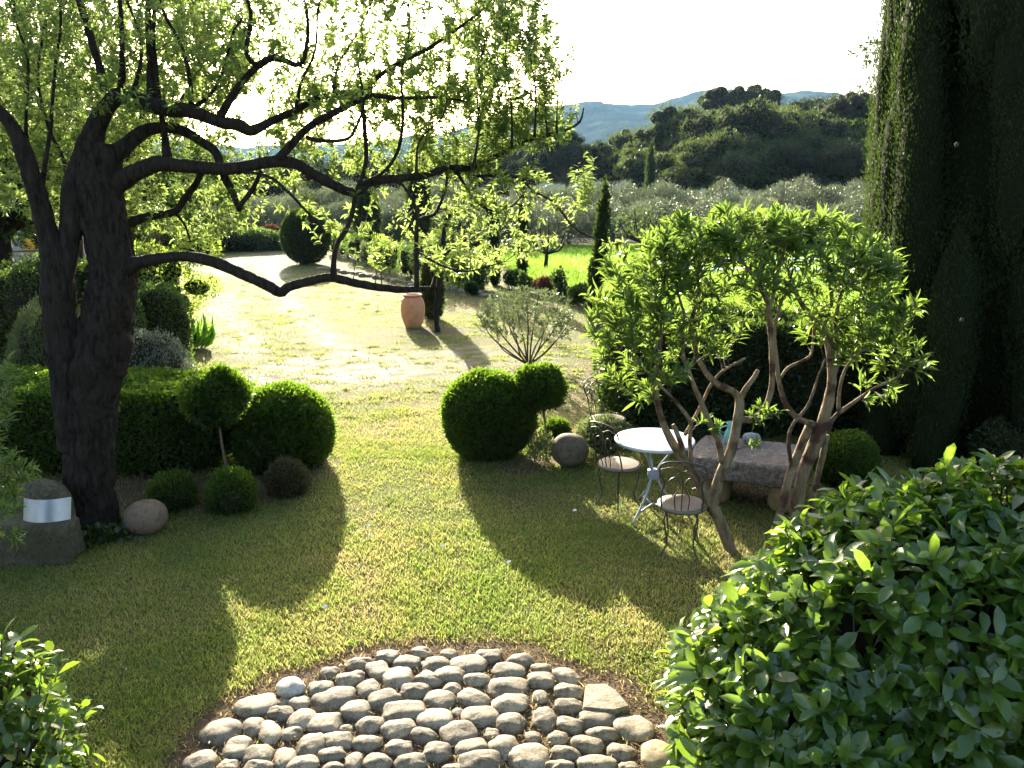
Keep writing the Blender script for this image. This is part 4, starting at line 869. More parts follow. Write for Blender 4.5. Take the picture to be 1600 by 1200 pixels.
# ------------------------------------------------------------------ stone slab bench
A, B, Cc, D = G(1084, 712, .50), G(1238, 730, .50), G(1262, 690, .50), G(1100, 690, .50)
ctr = (A + B + Cc + D) / 4; ux = unit(B - A); rot = atan2(ux[1], ux[0]); ln = np.linalg.norm(B - A)
t = thing('stone_bench', (ctr[0], ctr[1], 0), 'massive weathered stone slab laid on two tan stone blocks', 'bench')
g = Geo(); ellipsoid(g, (ctr[0], ctr[1], .40), (ln * .58, .43, .115), 60, 20, 0, .08, 3.5, .28, 8, rot); g.build('slab', M['slab'], t)
for k, e in enumerate((-.36, .40)):
    q = ctr + np.array((cos(rot), sin(rot), 0)) * e * ln + [0, -.05, 0]; g = Geo(); ellipsoid(g, (q[0], q[1], .135), (.17, .26, .155), 20, 14, 0, .08, 2, .5, 3 + k, rot); g.build('support_block', M['block'], t)
# jug and round stone standing on the slab
q = P(1141, 686, 7.75); z0 = .507; g = Geo(); pr = [(0, 0), (.05, 0), (.062, .02), (.07, .07), (.058, .13), (.038, .17), (.036, .20), (.05, .235), (.046, .235), (.032, .20), (0, .19)]
t = thing('jug', (q[0], 7.75, z0), 'turquoise glazed jug standing on the stone slab', 'jug'); lathe(g, [(r, z + z0) for r, z in pr], (q[0], 7.75, 0), 24); g.build('body', M['jug'], t)
g = Geo(); w, r = catmull([(q[0] - .036, 7.75, z0 + .2), (q[0] - .10, 7.75, z0 + .18), (q[0] - .11, 7.75, z0 + .12), (q[0] - .066, 7.75, z0 + .08)], [.008] * 4, 5); tubes(g, w, r, 8); g.build('handle', M['jug'], t)
q = P(1176, 678, 7.75); g = Geo(); rock(g, (q[0], 7.78, .507 + .055), (.095, .08, .06), .95, .1, 1.5, 3, 0, 24, 14); o = g.build('round_stone', rock_mat('bluish_stone', (.22, .24, .28), (.3, .32, .37), (.2, .2, .22), 14)); tag(o, 'smooth bluish stone lying on the slab beside the jug', 'stone')
# ------------------------------------------------------------------ terracotta jar
c = G(646, 511); s = TD(646, 485, c[1]); H = 52 * s * 1.0; R = 19 * s; t = thing('terracotta_jar', c, 'large terracotta jar standing alone on the dry lawn', 'jar')
pr = [(0, 0), (.62, 0), (.66, .03), (.80, .15), (.95, .35), (1.0, .52), (.98, .68), (.88, .82), (.74, .90), (.66, .93)]
g = Geo(); lathe(g, [(a * R, b * H) for a, b in pr] + [(.55 * R, .92 * H), (.5 * R, .8 * H), (0, .75 * H)], tuple(c), 36); g.build('body', M['terracotta'], t)
g = Geo(); lathe(g, [(.64 * R, .925 * H), (.76 * R, .93 * H), (.80 * R, .955 * H), (.78 * R, .99 * H), (.70 * R, 1.0 * H), (.60 * R, .99 * H), (.56 * R, .95 * H)], tuple(c), 36); g.build('rim', M['terracotta'], t)
for sx in (-1, 1):
    g = Geo(); w, r = catmull([c + [sx * R * .70, -R * .55, H * .86], c + [sx * R * .80, -R * .72, H * .84], c + [sx * R * .80, -R * .62, H * .76]], [.008] * 3, 4); tubes(g, w, r, 6); g.build('lug', M['terracotta'], t)
# ------------------------------------------------------------------ the big almond tree, limbs traced from the photo
AT = thing('almond_tree', G(145, 838), 'big old almond tree with dark forked trunk and low crooked branch over the lawn', 'tree')
s = Geo(); ND = []; NR = []
def L_(pts, k=10, sub=5, rough=.12, use=True, wob=.006, geo=None):
    w, r = limb(geo or s, pts, k, sub, 0, rough, wob)
    if use: ND.append(w); NR.append(r)
    return w, r
D0 = 6.85
L_([(143, 862, 6.75, 112), (143, 835, D0, 92), (141, 780, D0, 82), (140, 700, D0, 78), (146, 620, D0, 82), (160, 540, D0 + .02, 86), (173, 470, D0 + .05, 78), (177, 420, D0 + .05, 72), (160, 350, D0, 74), (153, 290, D0, 76), (155, 230, D0 + .05, 72)], 72, 24, .17, False)
L_([(120, 700, D0 - .02, 60), (108, 600, D0 - .05, 52), (95, 510, D0 - .1, 52), (88, 430, D0 - .12, 50), (78, 380, D0 - .15, 36), (60, 310, D0 - .2, 32), (42, 250, D0 - .25, 28), (18, 195, D0 - .3, 22), (-20, 150, D0 - .3, 18), (-60, 80, D0 - .3, 12)], 48, 18, .15)
L_([(95, 440, D0 - .12, 34), (108, 380, D0 - .1, 34), (117, 310, D0 - .05, 44), (135, 250, D0, 46), (150, 200, D0, 34), (168, 165, D0, 28), (190, 148, D0 - .02, 26), (225, 160, D0 - .05, 26), (262, 170, D0 - .1, 24), (300, 174, D0 - .1, 22), (342, 190, D0 - .15, 20), (375, 196, D0 - .15, 20), (393, 204, D0 - .15, 18), (425, 190, D0 - .1, 13), (463, 172, D0, 11), (500, 152, D0 + .1, 10), (560, 140, D0 + .2, 9), (605, 110, D0 + .2, 8), (650, 86, D0 + .3, 7), (697, 58, D0 + .3, 6), (755, 15, D0 + .4, 5), (790, -30, D0 + .4, 4)], 20, 8, .13)
L_([(340, 190, D0 - .15, 15), (358, 158, D0 - .2, 13), (378, 128, D0 - .2, 12), (402, 104, D0 - .2, 12), (430, 90, D0 - .2, 11), (467, 100, D0 - .1, 8), (480, 60, D0, 6), (478, 10, D0, 5)], 10)
L_([(402, 104, D0 - .2, 10), (385, 82, D0 - .3, 8), (392, 20, D0 - .3, 6), (370, -40, D0 - .4, 4)], 8)
LB, _ = L_([(150, 300, D0, 50), (187, 283, D0 - .02, 34), (215, 268, D0 - .05, 28), (247, 256, D0 - .05, 25), (283, 259, D0 - .1, 23), (330, 263, D0 - .1, 21), (367, 263, D0 - .1, 20), (430, 252, D0 - .05, 19), (465, 258, D0, 18), (500, 278, D0 + .05, 18), (530, 293, D0 + .1, 16), (557, 300, D0 + .1, 15), (583, 284, D0 + .15, 14), (650, 276, D0 + .25, 13), (697, 264, D0 + .35, 12), (740, 261, D0 + .45, 11), (783, 240, D0 + .5, 9), (817, 220, D0 + .55, 8), (850, 213, D0 + .6, 7), (883, 203, D0 + .6, 5), (905, 190, D0 + .65, 4), (912, 168, D0 + .65, 2.5)], 20, 8, .13)
L_([(430, 252, D0 - .05, 15), (448, 234, D0 - .1, 13), (483, 198, D0 - .1, 12), (520, 178, D0 - .1, 11), (560, 158, D0, 10), (583, 150, D0, 9), (623, 153, D0 + .1, 7), (683, 151, D0 + .2, 5), (730, 158, D0 + .3, 3)], 10)
L_([(480, 215, D0 - .1, 8), (500, 220, D0 - .2, 7), (540, 218, D0 - .3, 6), (555, 200, D0 - .3, 5), (568, 160, D0 - .3, 4), (560, 100, D0 - .3, 3)], 8)
L_([(165, 245, D0, 40), (190, 234, D0 + .05, 28), (217, 210, D0 + .1, 24), (247, 200, D0 + .15, 20), (283, 204, D0 + .2, 17), (317, 224, D0 + .2, 15), (338, 240, D0 + .2, 14), (348, 270, D0 + .15, 13), (362, 300, D0 + .15, 13), (374, 330, D0 + .1, 7)], 12)
L_([(373, 324, D0 + .1, 9), (385, 308, D0 + .1, 9), (396, 292, D0 + .1, 8), (408, 268, D0 + .05, 7)], 8)
L_([(165, 365, D0 + .1, 30), (190, 352, D0 + .2, 18), (233, 338, D0 + .3, 15), (272, 331, D0 + .35, 13), (285, 315, D0 + .35, 13), (300, 294, D0 + .3, 11), (318, 268, D0 + .2, 9)], 10)
L_([(272, 331, D0 + .35, 6), (287, 350, D0 + .4, 4), (297, 377, D0 + .4, 2.5)], 6)
LE, _ = L_([(180, 430, D0 + .05, 44), (203, 416, D0, 28), (215, 411, D0 - .03, 22), (245, 404, D0 - .1, 19), (290, 401, D0 - .2, 18), (335, 410, D0 - .25, 18), (380, 429, D0 - .3, 18), (418, 446, D0 - .3, 19), (438, 456, D0 - .3, 17), (452, 447, D0 - .3, 16), (490, 437, D0 - .25, 15), (520, 434, D0 - .2, 15), (560, 443, D0 - .15, 14), (600, 450, D0 - .1, 13), (640, 452, D0, 12), (668, 451, D0, 8), (672, 449, D0, 3)], 20, 9, .16)
L_([(521, 434, D0 - .2, 12), (522, 405, D0 - .2, 9), (527, 382, D0 - .2, 8), (541, 357, D0 - .1, 9), (552, 330, D0, 8), (557, 300, D0 + .1, 8)], 8)
L_([(651, 452, D0, 9), (651, 400, D0, 8), (653, 347, D0 + .05, 7), (677, 336, D0 + .1, 6), (688, 318, D0 + .15, 5), (697, 290, D0 + .2, 5), (699, 264, D0 + .3, 4)], 8)
L_([(653, 347, D0 + .05, 6), (648, 318, D0 + .05, 5), (634, 294, D0 + .1, 5), (620, 280, D0 + .15, 4)], 6)
L_([(713, 268, D0 + .4, 6), (728, 292, D0 + .4, 6), (745, 315, D0 + .3, 5), (770, 330, D0 + .3, 4), (800, 322, D0 + .2, 3), (822, 300, D0 + .2, 2)], 6)
L_([(738, 276, D0 + .45, 6), (803, 276, D0 + .4, 5), (833, 298, D0 + .4, 4), (867, 318, D0 + .3, 4), (900, 357, D0 + .3, 3.5), (950, 381, D0 + .2, 2.5), (975, 380, D0 + .2, 1.5)], 6)
L_([(655, 395, D0, 5), (690, 415, D0 - .1, 4), (735, 424, D0 - .2, 3), (790, 408, D0 - .2, 2)], 6)
L_([(365, 266, D0 - .1, 7), (420, 276, D0 - .2, 5), (450, 300, D0 - .3, 4.5), (490, 342, D0 - .3, 4), (505, 360, D0 - .3, 3)], 6)
L_([(557, 298, D0 + .1, 8), (568, 270, D0 + .1, 7), (572, 240, D0 + .1, 7), (569, 200, D0 + .1, 7), (566, 165, D0 + .1, 7)], 8)
L_([(560, 290, D0 + .1, 7), (595, 272, D0, 6), (615, 250, D0 - .1, 6), (626, 220, D0 - .2, 6), (630, 180, D0 - .2, 5), (628, 110, D0 - .2, 4), (640, 40, D0 - .2, 3), (636, -30, D0 - .2, 2)], 8)
# upright water shoots rising out of frame
for pts in (((238, 160, 20), (236, 100, 18), (232, 0, 16), (228, -80, 10)), ((300, 172, 11), (297, 120, 10), (283, 70, 9), (255, 15, 8), (240, -50, 6)), ((262, 250, 17), (255, 200, 15), (247, 150, 15), (240, 60, 13), (243, -40, 9)),
            ((165, 140, 16), (150, 90, 20), (135, 40, 20), (112, -40, 16)), ((190, 146, 14), (192, 90, 13), (188, 30, 12), (180, -50, 9)), ((208, 150, 9), (222, 80, 8), (205, 20, 7), (160, -60, 5)),
            ((62, 315, 13), (70, 260, 12), (80, 190, 10), (84, 120, 8), (95, 20, 7), (90, -60, 5)), ((45, 250, 9), (40, 190, 8), (45, 100, 7), (20, 20, 6), (25, -60, 4)), ((300, 170, 9), (330, 148, 9), (350, 110, 8), (362, 60, 8), (380, 30, 7)),
            ((463, 172, 8), (470, 130, 8), (490, 80, 7), (497, 20, 6), (510, -50, 4)), ((520, 150, 7), (530, 100, 6), (555, 60, 5), (580, 10, 5), (600, -60, 4)), ((697, 58, 5), (712, 20, 4), (715, -40, 3)),
            ((800, 232, 5), (800, 160, 4), (790, 90, 3), (795, 30, 2)), ((835, 214, 5), (838, 150, 4), (830, 80, 3), (815, 10, 2)), ((870, 207, 4), (872, 170, 3), (876, 110, 2), (882, 60, 1)), ((855, 212, 4), (852, 160, 3), (850, 90, 2)),
            ((740, 260, 6), (748, 200, 5), (745, 130, 4), (760, 60, 3)), ((650, 276, 6), (655, 220, 5), (690, 180, 4), (700, 120, 3)), ((110, 300, 12), (100, 250, 11), (75, 200, 9), (62, 120, 8), (70, 30, 6))):
    d = D0 + rnd(-.35, .35); w0 = (pts[0][0], pts[0][1], D0, pts[0][2]); L_([w0] + [(a + rnd(-2, 2), b, d, w * .62) for a, b, w in pts[1:]], 8, 5, .1)
s.build('trunk', M['bark'], AT)
def targets(regions):
    o = []
    for cx, cy, rx, ry, d0, d1, n in regions:
        a = RNG.uniform(0, 2 * pi, n); r = np.sqrt(RNG.random(n)); d = RNG.uniform(d0, d1, n)
        for q in range(n): o.append(P(cx + cos(a[q]) * r[q] * rx, cy + sin(a[q]) * r[q] * ry, d[q]))
    return np.array(o)
tw = Geo(); lf = Geo(); nd, nr_ = np.concatenate(ND), np.concatenate(NR); k_ = nr_ < .11; nd, nr_ = nd[k_], nr_[k_]
T1 = targets([(100, 80, 300, 150, 6.9, 9.8, 2200), (90, 260, 150, 90, 7.0, 9, 450), (560, 40, 290, 130, 6.9, 8.7, 1150), (620, 190, 210, 80, 6.9, 8.6, 560), (800, 90, 78, 140, 7.0, 8.3, 440), (560, 60, 290, 120, 6.2, 6.9, 220), (140, 70, 240, 110, 6.2, 6.8, 170), (850, 185, 48, 60, 7.0, 7.7, 70),
              (300, 330, 110, 45, 6.9, 7.8, 90), (380, 250, 110, 60, 6.95, 7.8, 100), (735, 190, 90, 80, 7.1, 8, 190), (250, -110, 500, 110, 5.6, 8.4, 300), (880, 120, 25, 70, 7.2, 7.6, 7)])
grow(tw, lf, nd, nr_, T1, (.058, .020), 17, 'long', up=.12, lastpart=.15, rmax=.007, droop=.1, spread=1.4)
T2 = targets([(740, 360, 110, 70, 6.6, 7.6, 62), (860, 300, 60, 60, 6.9, 7.5, 26), (590, 330, 60, 50, 6.7, 7.3, 14), (500, 345, 36, 22, 6.4, 6.9, 7), (470, 320, 40, 40, 6.5, 7, 7), (600, 385, 60, 26, 6.5, 7.1, 9), (915, 270, 16, 50, 7.0, 7.3, 14), (760, 300, 90, 40, 6.8, 7.5, 34), (955, 378, 26, 8, 7, 7.2, 4), (840, 380, 50, 20, 6.8, 7.3, 6)])
grow(tw, lf, nd, nr_, T2, (.075, .023), 13, 'long', up=.25, lastpart=.45, rmax=.007, droop=.25, spread=1.0)
tw.build('twigs', M['twig'], AT); lf.build('crown', M['almond'], AT)

# young almond behind the jar
t = thing('young_almond_tree', G(684, 519), 'slim young almond tree standing in a soil ring beside the terracotta jar', 'tree'); s2 = Geo(); ND, NR = [], []; dd = G(684, 519)[1]
L_([(685, 522, dd, 10), (682, 505, dd, 8), (681, 480, dd, 8), (686, 440, dd, 8), (690, 395, dd, 8), (697, 345, dd, 7), (713, 328, dd, 6), (733, 302, dd, 5), (752, 280, dd, 4)], 8, 5, .1, geo=s2)
L_([(689, 400, dd, 5), (722, 378, dd + .3, 4), (760, 352, dd + .4, 3)], 6, geo=s2); L_([(684, 460, dd, 5), (668, 420, dd - .2, 4), (650, 380, dd - .3, 3), (640, 330, dd - .3, 2)], 6, geo=s2)
lf = Geo(); grow(s2, lf, np.concatenate(ND), np.concatenate(NR), targets([(700, 330, 90, 60, dd - 1.1, dd + 1.1, 70), (770, 370, 60, 40, dd - .8, dd + .8, 24)]), (.10, .032), 9, 'small', rmax=.01, lastpart=.3)
s2.build('trunk', M['bark'], t); lf.build('crown', M['almond'], t)

# other almond trees of the row, partly seen
def gen_tree(name, label, base, h, spread, tr, n_l, targ, mat='almond_dark', lean=(0, 0), leaf=(.085, .026), nl=14, fork=.38, shade_tg=None):
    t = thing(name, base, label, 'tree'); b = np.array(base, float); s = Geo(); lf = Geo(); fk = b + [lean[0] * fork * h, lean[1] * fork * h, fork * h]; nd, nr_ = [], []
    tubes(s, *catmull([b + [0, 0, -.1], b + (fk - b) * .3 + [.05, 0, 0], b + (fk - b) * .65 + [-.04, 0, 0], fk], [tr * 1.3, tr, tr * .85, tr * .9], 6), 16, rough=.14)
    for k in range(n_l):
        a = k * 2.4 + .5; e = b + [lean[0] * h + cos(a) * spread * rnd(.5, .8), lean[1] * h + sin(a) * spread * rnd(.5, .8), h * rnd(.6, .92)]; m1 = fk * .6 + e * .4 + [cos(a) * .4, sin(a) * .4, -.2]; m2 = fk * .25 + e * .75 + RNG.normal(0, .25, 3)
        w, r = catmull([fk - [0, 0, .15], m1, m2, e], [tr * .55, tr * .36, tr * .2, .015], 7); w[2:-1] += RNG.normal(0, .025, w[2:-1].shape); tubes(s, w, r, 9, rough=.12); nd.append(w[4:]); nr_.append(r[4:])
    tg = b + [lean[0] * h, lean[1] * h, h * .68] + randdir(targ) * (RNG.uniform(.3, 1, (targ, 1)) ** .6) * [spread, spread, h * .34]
    if shade_tg is not None: tg = np.vstack([tg, shade_tg])
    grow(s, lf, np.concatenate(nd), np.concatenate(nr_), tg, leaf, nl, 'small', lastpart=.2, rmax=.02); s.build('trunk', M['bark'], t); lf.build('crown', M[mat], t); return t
gen_tree('almond_tree', 'dense almond tree standing behind the main trunk', (-7.7, 14.3, 0), 7.6, 3.6, .2, 11, 1500, nl=22, leaf=(.10, .034), shade_tg=np.stack([RNG.uniform(-6.4, -4.7, 280), RNG.uniform(13, 15, 280), RNG.uniform(2.3, 3.5, 280)], -1))  # last argument: low foliage added to keep sun off the left lawn
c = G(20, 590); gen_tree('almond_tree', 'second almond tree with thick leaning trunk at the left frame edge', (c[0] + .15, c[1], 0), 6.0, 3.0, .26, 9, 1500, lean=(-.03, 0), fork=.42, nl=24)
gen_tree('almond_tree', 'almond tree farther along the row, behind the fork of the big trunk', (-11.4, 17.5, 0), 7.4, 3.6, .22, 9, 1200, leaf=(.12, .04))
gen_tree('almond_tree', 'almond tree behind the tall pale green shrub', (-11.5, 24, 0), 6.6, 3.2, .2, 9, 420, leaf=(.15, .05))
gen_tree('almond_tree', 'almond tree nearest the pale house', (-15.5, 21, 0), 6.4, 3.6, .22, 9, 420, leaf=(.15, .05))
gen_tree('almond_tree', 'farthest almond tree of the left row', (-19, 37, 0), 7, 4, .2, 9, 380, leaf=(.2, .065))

# ------------------------------------------------------------------ oleander trees
OT = thing('oleander_tree', G(1140, 862), 'twisted multi stemmed oleander tree with bare pale trunks before the stone slab', 'tree'); s = Geo(); ND, NR = [], []; O = 6.35; THICK = .74
L_([(1143, 872, O, 30), (1138, 850, O, 27), (1124, 815, O, 26), (1112, 790, O, 30)], 14, 6, .16, False)
L_([(1114, 796, O, 26), (1090, 750, O, 22), (1066, 716, O - .02, 20), (1047, 685, O - .05, 18), (1034, 655, O - .1, 15), (1027, 625, O - .1, 14), (1025, 595, O - .1, 13), (1032, 540, O - .1, 11), (1030, 480, O - .1, 9), (1040, 430, O - .1, 7), (1030, 390, O - .1, 5)], 12)
L_([(1068, 722, O, 14), (1066, 700, O - .1, 13), (1056, 672, O - .1, 11), (1052, 664, O - .1, 8)], 8)
L_([(1080, 735, O, 10), (1078, 690, O - .05, 9), (1079, 660, O - .1, 9), (1062, 635, O - .2, 8), (1048, 618, O - .3, 7), (1020, 590, O - .3, 6), (990, 560, O - .3, 4)], 8)
L_([(1070, 680, O, 8), (1092, 640, O + .1, 8), (1112, 600, O + .1, 7), (1135, 575, O + .1, 6), (1165, 560, O + .1, 5)], 8)
L_([(1112, 795, O, 28), (1124, 745, O, 22), (1142, 705, O + .02, 24), (1151, 665, O + .05, 23), (1156, 632, O + .05, 21), (1148, 614, O + .05, 15), (1120, 600, O, 14), (1102, 578, O, 12), (1088, 548, O, 10), (1082, 500, O, 9), (1092, 450, O, 8), (1085, 400, O, 5)], 12)
L_([(1157, 622, O + .05, 14), (1167, 605, O, 12), (1178, 590, O, 11), (1185, 578, O, 9)], 8)
L_([(1155, 655, O + .05, 16), (1178, 655, O + .1, 15), (1196, 635, O + .15, 14), (1206, 600, O + .15, 13), (1206, 550, O + .1, 13), (1203, 500, O + .1, 13), (1198, 470, O, 13), (1180, 438, O, 9), (1160, 410, O, 6), (1140, 370, O, 4)], 12)
L_([(1201, 485, O + .1, 10), (1212, 440, O + .1, 8), (1225, 395, O + .2, 6), (1235, 360, O + .2, 4)], 8)
L_([(1128, 722, O, 15), (1122, 690, O - .05, 15), (1106, 655, O - .1, 14), (1093, 622, O - .1, 12), (1080, 590, O - .15, 10), (1068, 550, O - .2, 9), (1070, 500, O - .2, 7), (1055, 440, O - .2, 5)], 10)
s.build('trunk', M['bark_ole'], OT)
tw = Geo(); lf = Geo(); 
def shell(cx, cy, rx, ry, d0, d1, n, lo=.55, ymax=None):
    o = []
    while len(o) < n:
        a = rnd(0, 2 * pi); r = sqrt(rnd(lo ** 2, 1)); x = cx + cos(a) * r * rx; y = cy + sin(a) * r * ry
        if ymax is not None and y > ymax(x): continue
        o.append(P(x, y, rnd(d0, d1)))
    return np.array(o)
TGL = targets([(1085, 372, 80, 30, O - .4, O + .7, 66), (1020, 430, 60, 50, O - .5, O + .6, 56), (1170, 350, 66, 26, O - .4, O + .6, 52), (985, 500, 46, 40, O - .4, O + .4, 26), (995, 575, 48, 50, O - .5, O + .3, 24), (1050, 540, 36, 60, O - .6, O, 14), (955, 450, 40, 60, O - .2, O + .5, 20), (940, 520, 24, 50, O - .2, O + .3, 9)])
TGI = targets([(1120, 430, 100, 60, O - .3, O + .6, 150), (1090, 510, 80, 50, O - .3, O + .4, 60)])
grow(tw, lf, np.concatenate(ND), np.concatenate(NR), TGL, (.135, .026), 13, 'long', lastpart=.4, rmax=.009, up=.5, spread=.6, clus=.8)
grow(tw, lf, np.concatenate(ND), np.concatenate(NR), TGI, (.12, .024), 8, 'long', lastpart=.5, rmax=.008, up=.4, spread=.7)
TS = targets([(1105, 668, 18, 14, O - .2, O, 5), (1198, 650, 30, 22, O - .1, O + .1, 9), (1180, 690, 14, 12, O, O + .1, 2)]); grow(tw, lf, np.concatenate(ND), np.concatenate(NR), TS, (.085, .022), 12, 'long', lastpart=.6, rmax=.005, up=.1)
tw.build('twigs', M['twig'], OT); lf.build('crown', M['oleander'], OT)
OT2 = thing('oleander_tree', G(1240, 815), 'oleander tree on the right with fluted trunk leaning against the slab end', 'tree'); s = Geo(); ND, NR = [], []; O = 6.75
L_([(1212, 822, O - .1, 16), (1222, 790, O - .1, 18), (1236, 735, O - .05, 19), (1250, 700, O, 20), (1266, 665, O + .02, 22)], 12, 6, .15, False)
L_([(1240, 822, O, 24), (1246, 780, O, 24), (1258, 730, O, 28), (1275, 690, O, 32), (1288, 655, O, 28), (1296, 620, O, 24), (1300, 590, O, 20), (1296, 545, O, 18), (1284, 515, O, 15), (1262, 490, O, 12), (1240, 450, O, 9), (1225, 400, O, 6)], 16, 6, .17)
L_([(1268, 820, O + .05, 16), (1272, 770, O + .05, 14), (1283, 720, O + .05, 13), (1292, 680, O, 13)], 10)
L_([(1274, 664, O, 14), (1250, 655, O - .05, 13), (1230, 635, O - .1, 12), (1218, 600, O - .1, 11), (1213, 560, O - .1, 10), (1210, 520, O - .1, 9), (1222, 470, O - .1, 7), (1240, 420, O - .1, 5)], 10)
L_([(1220, 590, O - .1, 8), (1232, 574, O, 7), (1258, 562, O, 7), (1268, 550, O + .1, 6), (1272, 510, O + .1, 5)], 8)
L_([(1292, 676, O, 12), (1304, 652, O, 11), (1332, 630, O - .05, 9), (1368, 606, O - .1, 7), (1400, 590, O - .1, 5), (1432, 560, O - .1, 3)], 8)
L_([(1310, 645, O, 9), (1312, 610, O, 8), (1322, 575, O, 7), (1345, 550, O, 6), (1380, 530, O, 4)], 8)
L_([(1297, 600, O, 13), (1310, 560, O, 11), (1306, 500, O, 9), (1320, 440, O, 7), (1330, 390, O, 5)], 8)
L_([(1238, 735, O - .05, 9), (1232, 690, O - .1, 9), (1240, 662, O - .1, 8), (1262, 635, O - .1, 7), (1275, 600, O - .1, 6), (1290, 560, O - .2, 4)], 8)
L_([(1284, 515, O, 11), (1300, 470, O + .1, 9), (1290, 420, O + .1, 7), (1280, 370, O + .2, 4)], 8)
s.build('trunk', M['bark_ole'], OT2); tw = Geo(); lf = Geo()
TGR = targets([(1260, 362, 80, 28, O - .4, O + .6, 66), (1350, 425, 56, 52, O - .5, O + .5, 72), (1390, 490, 45, 50, O - .4, O + .3, 34), (1425, 555, 30, 26, O - .3, O + .1, 10), (1350, 540, 50, 40, O - .4, O + .3, 16), (1370, 600, 40, 30, O - .2, O + .2, 6), (1210, 370, 50, 30, O - .3, O + .4, 22)])
TGI = targets([(1260, 430, 80, 60, O - .4, O + .5, 120), (1320, 510, 70, 40, O - .3, O + .4, 50)])
grow(tw, lf, np.concatenate(ND), np.concatenate(NR), TGR, (.135, .026), 13, 'long', lastpart=.4, rmax=.009, up=.5, spread=.6, clus=.8)
grow(tw, lf, np.concatenate(ND), np.concatenate(NR), TGI, (.12, .024), 8, 'long', lastpart=.5, rmax=.008, up=.4, spread=.7)
tw.build('twigs', M['twig'], OT2); lf.build('crown', M['oleander'], OT2)

THICK = 1.0
# young olive in the lawn, many thin stems from one foot
c = G(826, 571); t = thing('young_olive_tree', c, 'wispy young olive with many thin stems fanning out behind the box ball', 'olive tree'); s = Geo(); lf = Geo(); ND, NR = [], []; dd = c[1]
for px, py in ((752, 500), (765, 480), (785, 470), (805, 460), (822, 470), (842, 455), (860, 470), (878, 485), (893, 500), (800, 510), (850, 510), (870, 530), (775, 530)):
    d1 = dd + rnd(-.5, .6); L_([(826 + rnd(-3, 3), 571, dd, 3.5), (826 + (px - 826) * .40 + rnd(-4, 4), 571 - (571 - py) * .30, dd * .6 + d1 * .4, 2.8), (826 + (px - 826) * .75 + rnd(-4, 4), 571 - (571 - py) * .62, dd * .2 + d1 * .8, 2), (px, py, d1, 1.2)], 5, 5, .05, wob=.003, geo=s)
grow(s, lf, np.concatenate(ND), np.concatenate(NR), targets([(822, 488, 78, 42, dd - .6, dd + .7, 300), (765, 495, 26, 26, dd - .4, dd + .4, 30), (885, 505, 20, 28, dd - .4, dd + .4, 30)]), (.07, .016), 18, 'small', rmax=.004, lastpart=.1, up=.1)
s.build('trunk', M['twig'], t); lf.build('crown', M['olive_near'], t)

# ------------------------------------------------------------------ the big cypress
CX, CY = 5.50, 9.1; t = thing('cypress_tree', (CX, CY, 0), 'huge dark cypress filling the right side with a sunlit left edge', 'tree'); g = Geo(); s = Geo(); bl = []
for k in range(190):
    z = rnd(0, 1) ** .95 * 9; a = rnd(0, 2 * pi); R = (1.42 + .10 * min(1, max(0, z - 2.5))) * (1 - max(0, (z - 6) / 3.6) ** 2) * (1 - .04 * max(0, 1 - z)); rr = rnd(.20, .34)
    bl.append((CX + cos(a) * (R - rr), CY + sin(a) * (R - rr), z, rr, rr, rnd(.9, 1.7)))
bl.append((CX, CY, 3.2, 1.18, 1.18, 3.8)); bl.append((CX, CY, 6.5, .7, .7, 2.5))
p, w = blob_points(bl, 900000, .12, .9, zmin=.02, lump=.22, lf=2.4, sprout=.12, sprout_h=.25); foliage(g, p, w, .042, .011, 'small', 1.6, .4, rv=np.clip(fbm(p * [1, 1, .25], 4, 3, 31) * .9 - .1 + RNG.normal(0, .15, len(p)), 0, 1))
for b_ in bl: ellipsoid(g, b_[:3], (b_[3] * .82, b_[4] * .82, b_[5] * .85), 12, 9, 1, .15)
g.v = [np.maximum(q, [-1e9, -1e9, .0]) for q in g.v]
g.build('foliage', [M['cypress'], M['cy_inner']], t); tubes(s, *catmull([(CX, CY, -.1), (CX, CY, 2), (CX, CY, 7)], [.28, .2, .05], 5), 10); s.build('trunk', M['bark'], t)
for px, py in ((1495, 226), (1503, 500)):
    q = P(px, py, 7.72); g = Geo(); ellipsoid(g, q, (.020, .020, .024), 10, 8, 0, .1, 3); g.build('cone', plain('cypress_cone', (.08, .055, .035), .9, spec=.1), t)
gen_tree('cedar_tree', 'blue green tree whose branch tips peep out left of the big cypress', (8.3, 14.5, 0), 7.2, 2.5, .2, 9, 260, 'cypress_far', leaf=(.10, .04), nl=22)
px_bush('shrub', 'dark green shrub at the right frame edge behind the glossy hedge', 'shrub', 1600, 770, 120, 110, 12000, .05, .025, 'hedge', jit=.14, lump=.15)
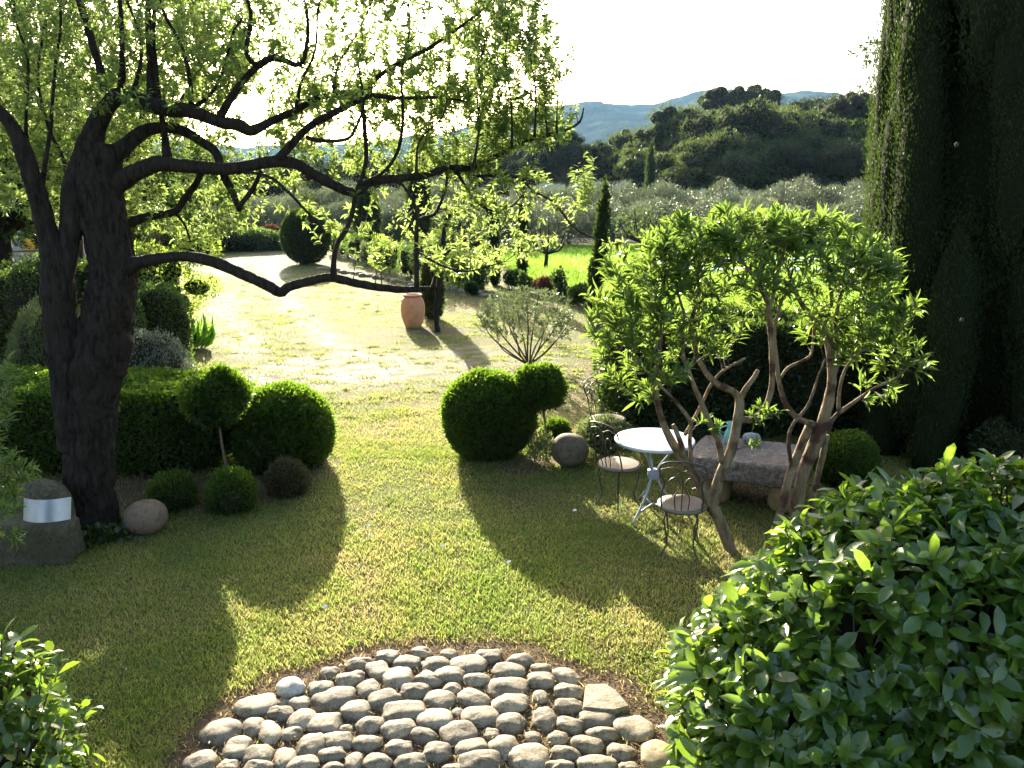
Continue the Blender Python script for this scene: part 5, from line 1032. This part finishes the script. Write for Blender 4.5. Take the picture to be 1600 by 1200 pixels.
# ------------------------------------------------------------------ foreground shrubs with big glossy leaves
def laurel(name, label, base, bl, n, stems, L=.125, Wd=.056):
    """shoots ending in whorls of broad leaves over the outside of the shrub"""
    t = thing(name, base, label, 'shrub'); g = Geo(); s = Geo()
    p, w = blob_points(bl, n, .10, .93, zmin=.03, lump=.12, lf=3.5); m = len(p); up = unit(w * .8 + [0, 0, .75] + randdir(m) * .45)
    kk = 6; i = np.repeat(np.arange(m), kk); a = np.tile(np.arange(kk) * 2.4, m) + np.repeat(RNG.random(m) * 6, kk)
    u = unit(np.cross(up, randdir(m)))[i]; v = np.cross(up[i], u); op = RNG.uniform(.5, 1.5, len(i))[:, None]
    sd = u * np.cos(a)[:, None] + v * np.sin(a)[:, None]; ax = unit(up[i] * (1.6 - op) * .8 + sd * op); along = np.tile(np.linspace(-.09, 0, kk), m)[:, None]
    rv = np.clip(np.repeat(RNG.random(m), kk) * .5 + RNG.random(len(i)) * .5, 0, 1)
    leaves(g, p[i] + up[i] * along, ax, unit(up[i] + randdir(len(i)) * .35), L * RNG.uniform(.55, 1.3, len(i)), Wd * RNG.uniform(.75, 1.25, len(i)), 'wide', 0, rv)
    for b_ in bl: ellipsoid(g, b_[:3], (b_[3] * .6, b_[4] * .6, b_[5] * .66), 14, 9, 1, .12)
    g.v = [np.maximum(q, [-1e9, -1e9, .0]) for q in g.v]
    g.build('foliage', [M['laurel'], M['inner']], t)
    tubes(s, np.stack([p - up * .28, p - up * .14, p], 1), np.tile([.006, .0045, .003], (m, 1)), 4)
    for q in stems: tubes(s, *catmull([(q[0], q[1], -.03), (q[0] + rnd(-.05, .05), q[1], .4), (q[0] + rnd(-.1, .1), q[1], .9)], [.03, .022, .012], 4), 6)
    s.build('twigs', M['twig'], t); return t
laurel('glossy_shrub', 'big glossy leaved shrub filling the lower right foreground', (2.2, 3.2, 0),
       [(1.27, 3.35, .55, .50, .62, .62), (1.56, 3.45, .72, .55, .7, .70), (1.92, 3.4, .92, .60, .72, .78), (2.35, 3.35, .98, .66, .75, .80), (2.95, 3.3, 1.0, .7, .8, .8), (3.5, 3.2, 1.0, .7, .8, .8), (1.38, 2.9, .40, .50, .5, .52)],
       7000, [(1.3, 3.3), (1.7, 3.3), (2.1, 3.3), (2.5, 3.3), (3., 3.2), (3.4, 3.2)])
laurel('glossy_shrub', 'glossy leaved shrub cut off by the lower left frame corner', (-2.4, 2.9, 0), [(-2.50, 2.95, .55, .60, .55, .66), (-2.20, 2.75, .35, .42, .5, .50), (-2.95, 2.9, .7, .6, .6, .8)], 2100, [(-2.45, 2.9), (-2.85, 2.9), (-2.15, 2.8)], .085, .042)
# narrow leaved shoots hanging in at the left edge
t = thing('willow_leaved_shrub', (-4.35, 5.3, 0), 'shrub of narrow leaves reaching in from the left frame edge over the trough', 'shrub'); s = Geo(); lf = Geo(); ND, NR = [], []
for e in ((-3.7, 5.4, 1.5), (-3.75, 5.3, 1.1), (-3.9, 5.2, .8), (-4.3, 5.3, 1.7), (-4.7, 5.3, 1.4)):
    w, r = catmull([(-4.35, 5.3, -.02), (-4.3, 5.3, .4), ((e[0] - 4.3) / 2, 5.3, e[2] * .7), e], [.03, .025, .014, .005], 6); tubes(s, w, r, 7, rough=.1); ND.append(w[5:]); NR.append(r[5:])
TL = targets([(5, 600, 28, 60, 5.1, 5.7, 26), (-40, 650, 60, 120, 5, 5.9, 60), (20, 740, 38, 36, 5.0, 5.5, 22), (5, 820, 30, 34, 5, 5.4, 14)])
grow(s, lf, np.concatenate(ND), np.concatenate(NR), TL, (.09, .019), 12, 'long', rmax=.006, lastpart=.4, up=.2); s.build('trunk', M['twig_pale'], t); lf.build('crown', M['oleander'], t)
# ------------------------------------------------------------------ haze
if USE_HAZE:
    g = Geo(); box(g, (0, 1600, 175), (9000, 4200, 354)); m = bpy.data.materials.new('haze_air'); m.use_nodes = True; n = m.node_tree; n.nodes.clear()
    pv = n.nodes.new('ShaderNodeVolumePrincipled'); pv.inputs['Color'].default_value = (.32, .60, 1, 1); pv.inputs['Density'].default_value = HAZE_D; pv.inputs['Anisotropy'].default_value = .3
    ou = n.nodes.new('ShaderNodeOutputMaterial'); n.links.new(pv.outputs[0], ou.inputs['Volume']); o = g.build('haze', m); tag(o, None, None, kind='stuff')
